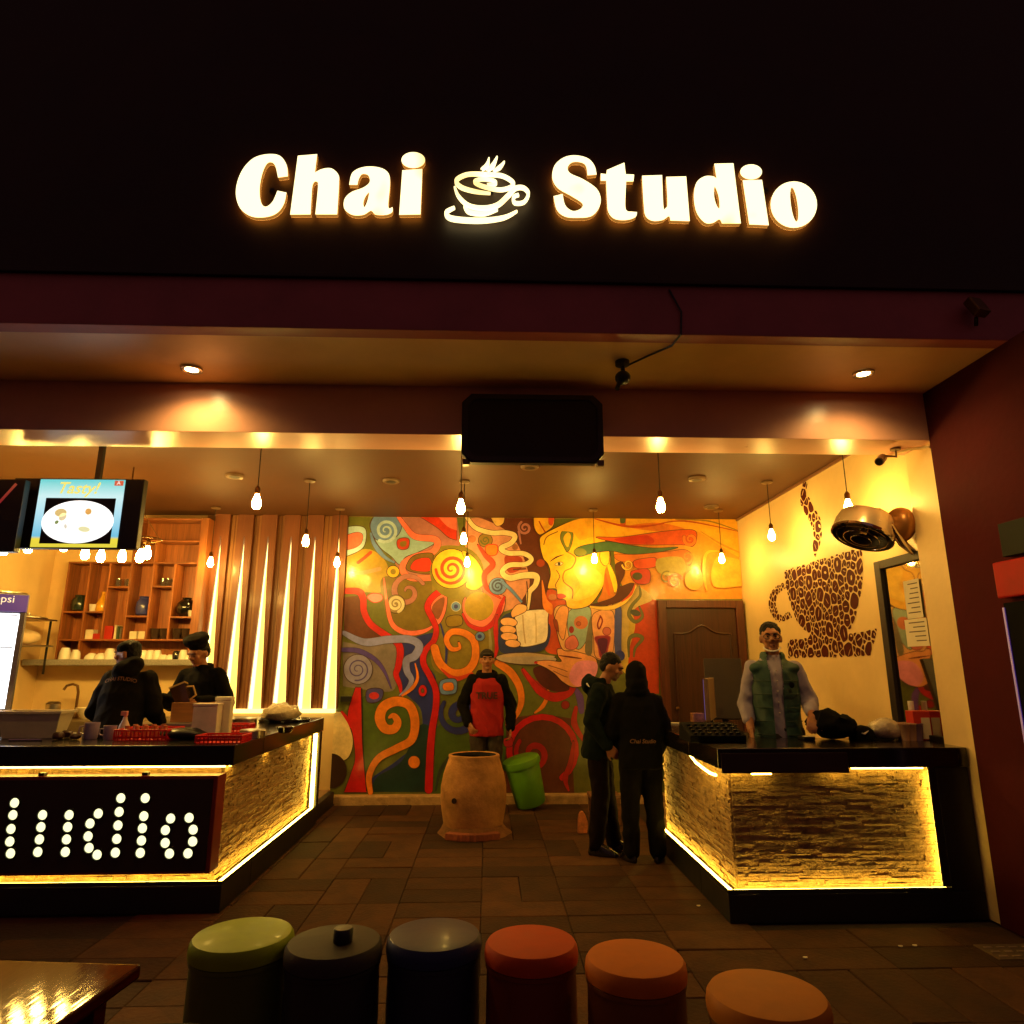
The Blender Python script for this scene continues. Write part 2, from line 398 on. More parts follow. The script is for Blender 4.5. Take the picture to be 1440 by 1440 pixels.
letter('letter', ZB, [C_((355,185,1),(432,152,1),(438,203,1),(475,205,1),(472,235,1),(440,235,1),(436,340),(445,365),(465,368),(488,370,1),(480,392),(440,405),(390,400),(362,370),(356,320),(352,232,1),(328,232,1),(328,200,1),(353,203,1))], 'letter t')
letter('letter', ZB, [C_((510,210,1),(598,207,1),(604,345),(614,352),(622,330),(616,215,1),(704,213,1),(720,410,1),(635,407,1),(628,388),(600,405),(555,408),(525,385),(517,330))], 'letter u')
letter('letter', ZB, [C_((828,157,1),(912,155,1),(945,420,1),(862,420,1),(850,402),(820,418),(785,415),(750,370),(738,300),(750,240),(785,213),(820,212),(838,222,1)), C_((830,258),(847,300),(851,352),(838,340),(827,300))], 'letter d')
letter('letter', ZB, [C_((953,230,1),(1038,228,1),(1068,428,1),(982,424,1))], 'stem of letter i')
letter('letter', ZB, [ell(990, 193, 48, 33)], 'dot of letter i')
letter('letter', ZB, [ell(1178, 337, 102, 102, 36, .35), ell(1180, 337, 15, 76, 24, -.14)], 'letter o')
# cup emblem from tapered strokes
def sstroke(name, Z, pts, w):
    L_, R_ = ribbon(cr(pts, False, 7), w); f = w2(Z); n = len(L_); mb = MB()
    fl = [f(p) for p in L_]; fr_ = [f(p) for p in R_]
    vs = [(a, YS, b) for a, b in fl]+[(a, YS, b) for a, b in fr_]+[(a, YS+.02, b) for a, b in fl]+[(a, YS+.02, b) for a, b in fr_]
    fs = []
    for i in range(n-1):
        fs += [[i, i+1, n+i+1, n+i], [i, 2*n+i, 2*n+i+1, i+1], [n+i, n+i+1, 3*n+i+1, 3*n+i]]
    return MB().add(vs, fs).build(name, m_let, sign, clean=False)
sstroke('cup_rim', ZA, [(1200,200),(1120,200),(1070,226),(1090,256),(1150,275),(1220,284)], (14,13,15,15,13,6))
sstroke('cup_rim', ZA, [(1195,200),(1270,206),(1318,234),(1312,255),(1260,268),(1185,252),(1150,232),(1185,221),(1235,228),(1242,243),(1205,246)], (13,14,14,13,12,11,10,9))
sstroke('cup_bowl', ZA, [(1062,255),(1080,298),(1125,338),(1190,349),(1250,336),(1296,296),(1330,262),(1366,260),(1387,285),(1368,322),(1328,326),(1322,300),(1345,290)], (8,14,16,18,18,16,14,13,13,13,11))
sstroke('cup_foot', ZA, [(1104,340),(1126,366),(1190,374),(1252,356)], (8,16,15,6))
sstroke('saucer', ZA, [(1062,346),(1026,368),(1050,395),(1170,404),(1275,392),(1338,362)], (10,16,20,20,16,6))
sstroke('steam', ZA, [(1180,180),(1205,160),(1214,128)], (10,17,4)); sstroke('steam', ZA, [(1204,186),(1230,162),(1250,122)], (8,18,4)); sstroke('steam', ZA, [(1232,186),(1260,170),(1282,144)], (6,15,4))
# standoff brackets
for u in (380, 520, 690, 880, 1080): 
    p = at(u, 262, y=YS); bx('standoff', m_blackp, sign, p.x-.015, p.x+.015, YS+.032, YF-.142, p.z-.015, p.z+.015, .002)

# ------------------------------------------------------------------ soffit spotlights, downlights, pendants
m_spot = EM('spot lens glow', (1, .70, .28), 60)
for k, (u, v, lab) in enumerate(((270, 518, 'recessed spotlight glowing in the soffit near the menu screens'), (1214, 524, 'recessed spotlight glowing in the soffit near the right pillar'))):
    p = at(u, v, z=ZS); t = thing('soffit_spotlight', lab, 'spotlight', (p.x, p.y, ZS-.02), group='soffit spotlights')
    MB().lathe([(.062, 0), (.075, .004), (.075, .018), (.05, .018), (.046, .008), (.062, 0)], 24, (p.x, p.y, ZS-.02), close=False).build('rim', m_steel, t, smooth=True)
    MB().lathe([(.0, .012), (.047, .012)], 20, (p.x, p.y, ZS-.02), close=False).build('lens', m_spot, t)
    ld = bpy.data.lights.new('spot_beam', 'SPOT'); ld.energy = 46; ld.color = (1, .60, .16); ld.spot_size = R(150); ld.spot_blend = .9; ld.shadow_soft_size = .04
    lo = bpy.data.objects.new('spot_beam', ld); col.objects.link(lo); lo.parent = t; lo.location = (0, 0, -.012)
m_off = M('unlit lamp trim', (120, 96, 70), .35)
for u, v, lab in ((330, 668, 'unlit ceiling downlight left of the two pendants near the wood slats'), (550, 675, 'unlit ceiling downlight above the left end of the mural'), (980, 672, 'unlit ceiling downlight right of the middle front pendant'), (745, 655, 'unlit ceiling downlight just below the black hanging board'), (1000, 712, 'unlit ceiling downlight nearest the brown door')):
    p = at(u, v, z=ZC); t = thing('ceiling_downlight', lab, 'downlight', (p.x, p.y, ZC-.03), group='unlit ceiling downlights')
    MB().lathe([(.06, .006), (.085, 0), (.095, .012), (.095, .029)], 24, (p.x, p.y, ZC-.03)).build('trim', m_off, t, smooth=True)
    MB().lathe([(.0, .004), (.055, .004)], 20, (p.x, p.y, ZC-.031), close=False).build('lens', m_blackp, t)
bulbprof = [(.0, -.062), (.02, -.058), (.031, -.04), (.034, -.018), (.030, .006), (.021, .032), (.015, .05), (.014, .058)]
def bulb_parts(t, x, y, z, top, cord=True, s=1.0):
    MB().lathe([(r*s, q*s) for r, q in bulbprof], 16, (x, y, z)).build('bulb', m_bulb, t, smooth=True)
    so = MB().lathe([(.016*s, .056*s), (.021*s, .058*s), (.021*s, .10*s), (.012*s, .115*s), (.004, .125*s)], 14, (x, y, z)).build('socket', m_brass, t, smooth=True)
    if cord: MB().tube([(x, y, z+.12*s), (x, y, top)], .0045, 6).build('cord', m_blackp, t, smooth=True)
PEND = [((361, 705), 5.66, 'front row pendant bulb hanging beside the menu screens'), ((648, 712), 5.78, 'front row pendant bulb just below the black hanging board'), ((929, 710), 5.67, 'front row pendant bulb in the middle right of the ceiling'), ((1193, 712), 5.66, 'front row pendant bulb touching the chrome fan at right'),
        ((430, 760), 7.33, 'middle row pendant bulb in front of the lit wood slats'), ((652, 757), 7.3, 'middle row pendant bulb in front of the yellow mural spiral'), ((1085, 752), 7.2, 'middle row pendant bulb by the right cream wall'),
        ((296, 790), 8.7, 'back row pendant bulb beside the wooden shelf unit'), ((474, 790), 8.7, 'back row pendant bulb before the last lit slat next to the mural'), ((657, 790), 8.67, 'back row pendant bulb lowest before the yellow mural spiral'), ((836, 785), 8.65, "back row pendant bulb over the painted face's cheek"), ((1015, 785), 8.62, 'back row pendant bulb above the brown door')]
for (u, v), y, lab in PEND:
    p = at(u, v, y=y); t = thing('pendant_lamp', lab, 'pendant lamp', (p.x, p.y, ZC), group='bare bulb pendant lamps')
    bulb_parts(t, p.x, p.y, p.z, ZC-.02, s=1.12 if y < 6 else 1.08)
    MB().lathe([(.045, -.001), (.06, -.006), (.06, -.02), (.02, -.03), (.006, -.034)], 20, (p.x, p.y, ZC)).build('canopy', m_off, t, smooth=True)
# bulb cluster behind the screen
YC = 6.9; cp = at(175, 758, y=YC)
t = thing('cluster_lamp', 'brass cluster lamp of several bare bulbs showing below the menu screen', 'lamp', (cp.x, YC, ZC))
ring = [(cp.x+(.36 if math.cos(a) > 0 else 1.25)*math.cos(a), YC+.22*math.sin(a), cp.z) for a in [2*math.pi*i/28 for i in range(29)]]
MB().tube(ring, .008, 6, cap=False).build('hoop', m_brass, t, smooth=True)
for i, a in enumerate((0.5, 2.1, 3.7, 5.2)):
    MB().tube([(cp.x+(.36 if math.cos(a) > 0 else 1.25)*math.cos(a), YC+.22*math.sin(a), cp.z), (cp.x, YC, cp.z+.5)], .004, 5).build('suspension_wire', m_brass, t)
MB().tube([(cp.x, YC, cp.z+.5), (cp.x, YC, ZC)], .008, 6).build('stem', m_brass, t)
for u, v in ((6, 771), (40, 768), (90, 766), (120, 777), (142, 781), (172, 781), (197, 781), (207, 777)):
    p = at(u, v, y=YC+random.uniform(-.15, .15)); bulb_parts(t, p.x, p.y, p.z, cp.z, s=1.15)

# ------------------------------------------------------------------ boards, cameras and cables on the front
b0, b1 = at(650, 553, y=4.76), at(850, 652, y=4.76)
t = thing('hanging_board', 'blank black signboard with cut corners hanging on the beam', 'signboard', ((b0.x+b1.x)/2, 4.78, b1.z))
def chamf(x0, x1, z0, z1, c): return [(x0+c, z0), (x1-c, z0), (x1, z0+c), (x1, z1-c), (x1-c, z1), (x0+c, z1), (x0, z1-c), (x0, z0+c)]
MB().prism([chamf(b0.x, b1.x, b1.z, b0.z, .07)], lambda a, b, d: (a, 4.76+d, b), .07).build('panel', M('dull black board', (30, 24, 20), .6, var=.25, scale=4), t, bevel=.006)
MB().prism([chamf(b0.x+.012, b1.x-.012, b1.z+.012, b0.z-.012, .066), chamf(b0.x+.045, b1.x-.045, b1.z+.045, b0.z-.045, .06)[::-1]], lambda a, b, d: (a, 4.75+d, b), .012).build('raised_border', M('border black', (38, 30, 25), .4), t)
for x in (b0.x+.01, b1.x-.05): MB().box(x, x+.05, 4.772, 4.83, b1.z-.012, b1.z+.03).build('corner_bracket', m_off, t, bevel=.003)
p = at(875, 508, z=ZS); t = thing('soffit_camera', 'black dome camera with trailing cable fixed under the soffit', 'camera', (p.x, p.y, ZS))
MB().lathe([(.05, 0), (.05, -.03), (.02, -.04)], 18, (p.x, p.y, ZS-.001)).build('mount', m_blackp, t, smooth=True)
MB().tube([(p.x, p.y, ZS-.04), (p.x+.005, p.y, ZS-.11)], .015, 8).build('arm', m_blackp, t, smooth=True)
MB().ball((p.x-.005, p.y-.02, ZS-.135), (.055, .055, .05)).build('camera_head', m_blackp, t, smooth=True)
MB().tube([(p.x-.03, p.y-.03, ZS-.17), (p.x-.055, p.y-.06, ZS-.235)], .017, 8).build('lens_hood', m_blackp, t, smooth=True)
cab = [at(u, v, y=p.y-.03) for u, v in ((884, 518),)]
MB().tube([(p.x+.04, p.y, ZS-.03), (p.x+.16, p.y-.12, ZS-.012), (p.x+.28, YF+.02, ZS-.012), (p.x+.30, YF-.13, ZS-.01), (p.x+.31, YF-.135, ZS+.15), (p.x+.24, YF-.13, 4.1)], .007, 6).build('cable', m_blackp, t, smooth=True)
p = at(1256, 632, z=ZBM); p.y = 5.05; t = thing('bullet_camera', 'grey bullet camera on a bracket under the beam by the right pillar', 'camera', (p.x, p.y, ZBM))
q = at(1240, 645, y=5.05)
MB().lathe([(.04, 0), (.04, -.015), (.012, -.02)], 16, (p.x, p.y, ZBM-.001)).build('mount', m_off, t, smooth=True)
MB().tube([(p.x, p.y, ZBM-.02), (p.x, p.y, ZBM-.07), (q.x+.03, q.y-.01, q.z+.02)], .009, 8).build('arm', m_off, t, smooth=True)
dq = Vector((-.6, -.55, -.45)).normalized(); qc = Vector(q)
MB().tube([qc-dq*.03, qc+dq*.09], .034, 14).build('camera_body', m_off, t, smooth=True)
MB().tube([qc+dq*.091, qc+dq*.096], .026, 14).build('lens', m_blackp, t)
p = at(1374, 432, y=YF-.2); t = thing('floodlight', 'small unlit floodlight bracketed to the parapet above the right pillar', 'floodlight', (p.x, p.y, p.z-.06))
MB().box(-.05, .05, -.03, .03, -.07, .07, Matrix.Translation(p) @ Euler((R(-25), 0, R(14))).to_matrix().to_4x4()).build('housing', m_brass, t, bevel=.01)
MB().tube([(p.x, p.y+.02, p.z-.06), (p.x+.02, YF-.142, p.z-.1)], .012, 8).build('bracket', m_blackp, t)
# surface conduit at the pillar head
q = MB().tube([(3.43, 4.86, 3.35), (3.36, 5.0, ZBM-.02), (3.3, 5.2, ZBM-.02)], .014, 8).build('conduit', m_cream, shop, smooth=True)

# ------------------------------------------------------------------ menu screens
YT = 5.6
def screen_thing(name, label, u0, u1, v0, v1, y):
    a, b = at(u0, v0, y=y), at(u1, v1, y=y); t = thing(name, label, 'screen', ((a.x+b.x)/2, y+.03, b.z))
    bx('casing', m_blackp, t, a.x, b.x, y, y+.07, b.z, a.z, .008); return t, a, b
t, a, b = screen_thing('menu_screen', 'wide black menu screen showing a white plate on a blue poster', 21, 191, 672, 772, YT)
m_scr = bpy.data.materials.new('poster picture'); m_scr.use_nodes = True; nt = m_scr.node_tree; N = nt.nodes; L = nt.links
pb = N['Principled BSDF']; tcn = N.new('ShaderNodeTexCoord'); sp = N.new('ShaderNodeSeparateXYZ'); L.new(tcn.outputs['Generated'], sp.inputs[0])
rpn = N.new('ShaderNodeValToRGB'); e = rpn.color_ramp.elements; e[0].position = 0; e[0].color = (.75, .62, .05, 1); e[1].position = 1; e[1].color = (.12, .62, .60, 1)
for pos, c in ((.12, (.85, .68, .05, 1)), (.16, (.16, .52, .72, 1)), (.5, (.45, .75, .85, 1)), (.75, (.6, .85, .85, 1))):
    q = rpn.color_ramp.elements.new(pos); q.color = c
L.new(sp.outputs['Z'], rpn.inputs[0]); L.new(rpn.outputs[0], pb.inputs['Emission Color']); pb.inputs['Emission Strength'].default_value = 1.05; pb.inputs['Base Color'].default_value = (.02, .02, .02, 1)
s0, s1 = at(58, 674, y=YT), at(159, 770, y=YT)
picture = bx('picture', m_scr, t, s0.x, s1.x+.03, YT-.004, YT-.001, s1.z, s0.z, 0)
W, H = s1.x+.03-s0.x, s0.z-s1.z
def sq(x0, x1, z0, z1, name, mat, d): bx(name, mat, picture, s0.x+W*x0, s0.x+W*x1, YT-d-.001, YT-d, s1.z+H*z0, s1.z+H*z1, 0)
sq(.1, .92, .05, .72, 'photo_backdrop', M('screen black', (12, 14, 20), .3), .006)
MB().prism([ell(s0.x+W*.51, s1.z+H*.37, W*.42, H*.315, 40)], lambda x, z, d: (x, YT-.009+d, z), .001).build('plate', EM('plate picture', (1, 1, .97), 1.25), picture, clean=False)
for i, (x, z, rx, rz, c) in enumerate(((.3, .5, .07, .06, (.75, .55, .2)), (.33, .44, .05, .05, (.85, .7, .4)), (.62, .52, .04, .045, (.8, .42, .1)), (.6, .26, .07, .04, (.9, .85, .45)), (.27, .36, .025, .025, (.2, .3, .1)), (.38, .3, .03, .02, (.8, .75, .6)))):
    MB().prism([ell(s0.x+W*x, s1.z+H*z, W*rx, H*rz, 16, i)], lambda a_, c_, d: (a_, YT-.011+d, c_), .001).build('food', EM('food picture %d' % i, c, .9), picture, clean=False)
sq(.88, .985, .91, .985, 'corner_badge', EM('badge red', (.7, .08, .04), .8), .008)
v_, f_ = text_mesh('Tasty!', H*.24, shear=.3, bold=.002)
MB().add([(x+s0.x+W*.45, YT-.009, y+s1.z+H*.79) for x, y, z in v_], f_).build('poster_lettering', EM('poster yellow', (.9, .8, .15), 1), picture, clean=False)
v_, f_ = text_mesh('A', H*.08)
MB().add([(x+s0.x+W*.93, YT-.0105, y+s1.z+H*.925) for x, y, z in v_], f_).build('badge_mark', EM('badge white', (1, .9, .8), 1), picture, clean=False)
pt = at(133, 640, y=YT); MB().box(pt.x-.022, pt.x+.022, YT+.08, YT+.12, a.z-.25, ZC).build('ceiling_pole', m_blackp, t, bevel=.003)
t2, a2, b2 = screen_thing('menu_screen', 'dark menu screen cut by the left edge with one red stripe', -160, 19, 672, 776, YT-.12)
r0, r1 = at(0, 712, y=YT-.13), at(22, 680, y=YT-.13)
MB().tube([(r0.x-.25, YT-.122, r0.z-.3), (r1.x, YT-.122, r1.z)], .012, 4).build('red_stripe', EM('screen red', (.5, .01, .03), .35), t2)

# ------------------------------------------------------------------ counters
m_stone = M('split face stone', (158, 124, 76), .75, var=.4, scale=14, bump=.6, bscale=60)
def ledge_stone(P0, P1, z0, z1, nrm, name, parent, seed):
    """rows of split-face stone strips between two ground points, joined as one cladding"""
    rr = random.Random(seed); P0 = Vector(P0); P1 = Vector(P1); L_ = (P1-P0).length; d = (P1-P0)/L_; n = Vector(nrm)
    mb = MB(); z = z0
    while z < z1-.01:
        h = min(rr.choice((.014, .018, .02, .024)), z1-z); s = -rr.uniform(0, .2)
        while s < L_:
            l = rr.uniform(.05, .24); a, e = max(s, 0), min(s+l, L_); s += l
            if e-a < .01: continue
            dep = rr.uniform(.0, .013); dep2 = dep+rr.uniform(-.005, .005); q = []
            g = .0007
            for (t_, zz) in ((a+g, z+g), (e-g, z+g), (e-g, z+h-g), (a+g, z+h-g)):
                p = P0+d*t_; q.append((p.x, p.y, zz))
            f = [tuple(Vector(p)+n*(.006+max(0, (dep if k in (0, 3) else dep2)+rr.uniform(-.003, .003)))) for k, p in enumerate(q)]
            mb.add(q+f, [[4, 5, 6, 7], [0, 1, 5, 4], [1, 2, 6, 5], [2, 3, 7, 6], [3, 0, 4, 7]])
        z += h
    o = mb.build(name, m_stone, parent); o['kind'] = 'stuff'; return o
# --- left counter
XC, YL = -1.86, 5.28
lc = thing('bar_counter', 'long stone clad bar counter with glowing edges on the left', 'counter', (-3.6, YL, 0))
core = M('counter core', (60, 46, 30), .8)
bx('carcass', core, lc, -6.6, XC-.11, YL+.11, YL+.6, .02, .95, 0)
bx('carcass', core, lc, XC-.6, XC-.112, YL+.602, 7.9, .162, .95, 0)
bx('plinth', m_plinth, lc, -6.6, XC, YL, YL+.62, 0, .178, .006); bx('plinth_lip', m_plinth, lc, -6.6, XC, YL+.001, YL+.013, .179, .206, .002); bx('plinth_lip', m_plinth, lc, XC-.013, XC-.001, YL+.014, 7.92, .179, .2, .002)
bx('plinth', m_plinth, lc, XC-.08, XC, YL+.622, 8.0, 0, .178, .006)
bx('countertop', m_ctop, lc, -6.6, XC+.01, YL-.01, YL+.66, .976, 1.12, .008)
bx('countertop', m_ctop, lc, XC-.65, XC+.01, YL+.662, 8.05, .976, 1.12, .008)
bx('end_post', m_plinth, lc, XC-.09, XC+.004, 7.93, 8.03, .18, .975, .004)
ledge_stone((-6.6, YL+.11, 0), (XC-.11, YL+.11, 0), .18, .972, (0, -1, 0), 'stone_cladding', lc, 1)
ledge_stone((XC-.11, YL+.11, 0), (XC-.11, 7.93, 0), .18, .972, (1, 0, 0), 'stone_cladding', lc, 2)
def led(parent, p, q, w=.02):
    return MB().tube([p, q], w, 6).build('led_strip', m_led, parent)
led(lc, (-6.6, YL+.032, .19), (XC-.05, YL+.032, .19), .011); led(lc, (XC-.034, YL+.03, .19), (XC-.034, 7.9, .19), .011)
led(lc, (-6.6, YL+.03, .9685), (XC-.06, YL+.03, .9685), .006); led(lc, (XC-.04, 7.905, .2), (XC-.04, 7.905, .96))
for y0 in (5.4, 6.3, 7.0, 7.5): led(lc, (XC-.06, y0, .966), (XC-.06, y0+.12, .966), .011)
# --- dotted light box on its front
k0, k1 = at(307, 1091, y=5.14), at(297, 1229, y=5.14)
lb = thing('letter_light_box', 'red box sign with letters of round bulbs on the left counter front', 'sign', (-3.2, 5.16, k1.z))
m_redbox = M('dark red box paint', (118, 26, 16), .42, var=.15, scale=3); m_face = M('brown black sign face', (40, 20, 12), .5, var=.25, scale=4)
XB = k0.x
bx('box_shell', m_redbox, lb, -6.4, XB, 5.14, 5.30, k1.z, k0.z, .006)
bx('sign_face', m_face, lb, -6.39, XB-.03, 5.132, 5.139, k1.z+.02, k0.z-.02, 0)
m_dot = EM('round sign bulb glow', (1, .95, .5), 1.5); m_dotr = M('bulb rim green', (30, 40, 14), .5)
DOTS = [(62,507),(55,558),(47,617),(42,670),(45,720),(180,558),(173,609),(167,661),(160,714),(292,558),(286,609),(281,661),(276,714),(415,552),(380,594),(372,648),(376,697),(410,726),(510,487),(503,545),(498,602),(493,659),(487,717),(613,487),(607,563),(601,614),(597,666),(592,718),(720,573),(698,622),(697,676),(715,721),(798,570),(815,620),(813,670),(793,720)]
for x, y in DOTS:
    p = at(x/3, 960+y/3, y=5.128); c = (p.x, 5.131, p.z); m4 = Matrix.Translation(c) @ Matrix.Rotation(R(90), 4, 'X')
    o = MB().lathe([(.0, .014), (.018, .013), (.028, .008), (.032, 0)], 16, m=m4, close=False).build('sign_bulb', m_dot, lb, smooth=True)
    MB().lathe([(.033, 0), (.033, .009), (.041, .007), (.042, 0)], 16, m=m4, close=False).build('bulb_rim', m_dotr, o)
for u in (205, 60): 
    p = at(u, 1091, y=5.2); bx('hanger', m_blackp, lb, p.x-.02, p.x+.02, 5.18, 5.22, k0.z-.003, k0.z+.02, .002)
# --- right counter
YR, X0, X1 = 4.96, 1.645, 3.43
rc = thing('till_counter', 'angled stone clad till counter with glowing edges on the right', 'counter', (2.5, YR, 0))
bx('carcass', core, rc, X0+.1, 3.2, YR+.1, YR+.6, .02, .95, 0); bx('carcass', core, rc, X0+.1, X0+.6, YR+.602, 6.9, .172, .95, 0)
bx('plinth', m_plinth, rc, X0, X1, YR, YR+.62, 0, .178, .006); bx('plinth_lip', m_plinth, rc, X0, 3.199, YR+.001, YR+.013, .179, .206, .002); bx('plinth_lip', m_plinth, rc, X0+.001, X0+.013, YR+.014, 6.95, .179, .2, .002); bx('end_lip', m_plinth, rc, 3.145, 3.199, YR+.008, YR+.02, .207, .984, .002); bx('plinth', m_plinth, rc, X0, X0+.08, YR+.622, 7.0, 0, .178, .006)
bx('countertop', m_ctop, rc, X0-.02, X1, YR-.02, YR+.68, .985, 1.12, .008); bx('countertop', m_ctop, rc, X0-.02, X0+.65, YR+.682, 7.05, .985, 1.12, .008)
bx('front_apron', M('apron dark red', (44, 22, 20), .4), rc, X0+.0, 2.55, YR-.034, YR-.021, .955, 1.09, .003)
bx('end_panel', m_plinth, rc, 3.2, X1, YR+.004, YR+.6, .18, .984, .004)
ledge_stone((X0+.1, YR+.1, 0), (3.2, YR+.1, 0), .18, .98, (0, -1, 0), 'stone_cladding', rc, 3)
ledge_stone((X0+.1, YR+.1, 0), (X0+.1, 6.9, 0), .18, .98, (-1, 0, 0), 'stone_cladding', rc, 4)
led(rc, (X0+.05, YR+.032, .19), (3.18, YR+.032, .19), .011); led(rc, (X0+.034, YR+.02, .19), (X0+.034, 6.95, .19), .011); led(rc, (3.178, YR+.05, .2), (3.178, YR+.05, .96), .013); led(rc, (X0+.03, 6.95, .2), (X0+.03, 6.95, .96), .012)
led(rc, (1.72, YR+.05, .968), (1.82, YR+.05, .968), .011); led(rc, (1.86, YR-.012, .95), (2.0, YR-.012, .95), .007); led(rc, (2.42, YR+.05, .972), (2.54, YR+.05, .972), .009); led(rc, (2.6, YR+.03, .977), (3.12, YR+.03, .977), .006)
sag = [(X0+.01, YR+.12, .955), (X0+.0, YR+.3, .945), (X0+.0, YR+.48, .95), (X0+.0, YR+.62, .985)]
MB().tube([(X0-.012, 5.03, .93), (X0-.012, 5.16, .925), (X0-.012, 5.3, .935), (X0-.012, 5.5, .955), (X0+.02, 5.75, .978)], .009, 6).build('sagging_led_strip', m_led, rc)
# ------------------------------------------------------------------ slatted wood panel with tapering light slots
m_slat = WOOD('amber slat wood', (112, 60, 28), .5, 'z', grain=.82, bump=.05); m_slatb = WOOD('pale slat wood', (134, 88, 46), .5, 'z', grain=.9, bump=.04)
m_wedge = EM('slot glow', (1, .66, .12), 1.5); m_wedgeb = EM('slot edge led', (1, .78, .28), 3.5)
zt, zb_ = at(400, 754, y=9.12).z, at(400, 997, y=9.12).z
sx0, sx1 = -3.86, -1.99
sl = thing('slat_panel', 'amber wood slat panel with six tapering light slots left of the mural', 'wall panel', ((sx0+sx1)/2, YB-.03, zb_))
bx('backing', m_slatb, sl, sx0, sx1, YB-.03, YB-.002, zb_, ZC-.002, 0)
tops = (311, 344, 377.5, 410, 443.5, 477)
for u in tops:
    xc = at(u, 754, y=9.12).x; w = .094
    MB().prism([[(xc-w-.012, zb_+.002), (xc-w+.006, zb_+.002), (xc-.004, zt), (xc+.004, zt), (xc+w-.006, zb_+.002), (xc+w+.012, zb_+.002), (xc+w+.012, ZC-.003), (xc-w-.012, ZC-.003)]], lambda a, b, d: (a, YB-.095+d, b), .064).build('slat', m_slat, sl)
    g = MB().prism([[(xc-w+.008, zb_+.003), (xc+w-.008, zb_+.003), (xc, zt-.01)]], lambda a, b, d: (a, YB-.05+d, b), .01).build('light_slot', m_wedge, sl)
    MB().prism([[(xc-w+.008, zb_+.003), (xc-w+.06, zb_+.003), (xc+.004, zt-.012), (xc-.004, zt-.01)]], lambda a, b, d: (a, YB-.054+d, b), .003).build('slot_edge', m_wedgeb, g)
    MB().prism([[(xc+w-.02, zb_+.003), (xc+w-.008, zb_+.003), (xc+.002, zt-.012)]], lambda a, b, d: (a, YB-.054+d, b), .003).build('slot_edge', m_wedgeb, g)
for i in range(5):
    xa = (at(tops[i], 754, y=9.12).x+at(tops[i+1], 754, y=9.12).x)/2
    bx('recess_batten', m_slat, sl, xa-.006, xa+.006, YB-.036, YB-.031, zb_+.003, ZC-.003, .003)
bx('glowing_ledge', EM('ledge glow', (1, .70, .2), 2.6), sl, sx0, sx1+.02, YB-.11, YB-.003, zb_-.05, zb_-.001, .004)

# ------------------------------------------------------------------ wooden shelf unit and stone ledge
m_shelf = WOOD('honey plywood', (168, 98, 46), .42, 'z'); m_shelfx = WOOD('honey plywood flat', (160, 92, 44), .42, 'x')
shx = lambda u, v=800: at(u, v, y=8.95).x; shz = lambda v: at(200, v, y=8.95).z
su = thing('shelf_unit', 'tall honey wood shelf unit with pigeonholes behind the bar', 'shelf', (-4.6, 9.05, 1.78))
cols_ = [shx(100, 790), shx(129, 795), shx(157, 795), shx(187, 795), shx(218, 795), shx(248, 795), shx(279, 795)]
ztop, zmid, zlow, zslab = shz(730), shz(792), shz(900), 1.775
Y0_, Y1_ = 8.92, YB-.002
bx('back_board', m_shelf, su, cols_[0], cols_[-1], YB-.02, Y1_, zslab, zmid, 0); bx('back_board', m_shelf, su, cols_[3], cols_[-1], YB-.02, Y1_, zmid, ztop, 0)
for i, x in enumerate(cols_):
    bx('upright', m_shelf, su, x-.011, x+.011, Y0_, YB-.021, zslab if i in (0, 6) else zlow+.012, ztop if i == 6 else zmid-.012, .002)
bx('upright', m_shelf, su, cols_[1]-.011, cols_[1]+.011, Y0_-.004, YB-.021, zslab, zlow-.012, .002)
bx('upright', m_shelf, su, cols_[-1]+.013, cols_[-1]+.10, Y0_-.02, YB-.004, zslab, ztop+.01, .003)
bx('upright', m_shelf, su, cols_[3]-.011, cols_[3]+.011, Y0_, YB-.021, zmid+.012, ztop-.014, .002); bx('upright', m_shelf, su, cols_[4]-.011, cols_[4]+.011, Y0_, YB-.021, zmid+.012, shz(761)-.012, .002)
def shelf(i, j, z): return bx('shelf', m_shelfx, su, cols_[i]+.012, cols_[j]-.012, Y0_+.003, YB-.022, z-.011, z+.011, .002)
bx('shelf', m_shelfx, su, cols_[0]-.011, cols_[-1]-.012, Y0_-.003, YB-.0215, zmid-.011, zmid+.011, .002)
bx('shelf', m_shelfx, su, cols_[3]+.012, cols_[-1]-.012, Y0_-.003, YB-.022, ztop-.013, ztop+.01, .002)
bx('shelf', m_shelfx, su, cols_[3]+.012, cols_[-1]-.012, Y0_, YB-.022, shz(761)-.011, shz(761)+.011, .002)
bx('shelf', m_shelfx, su, cols_[0]+.012, cols_[-1]-.012, Y0_-.003, YB-.022, zlow-.011, zlow+.011, .002)
SH = {0: shz(861), 1: shz(861), 2: shz(826), 3: shz(867), 4: shz(825), 5: shz(868)}
for i, z in SH.items(): shelf(i, i+1, z)
ledge = MB().box(XL+.02, cols_[-1]+.1, 8.84, YB-.003, 1.70, 1.774).build('stone_ledge', M('grey terrazzo', (150, 146, 138), .35, var=.25, scale=50), None, bevel=.008)
tag(rehome(ledge), 'grey stone ledge under the shelf unit holding white cups', 'ledge')

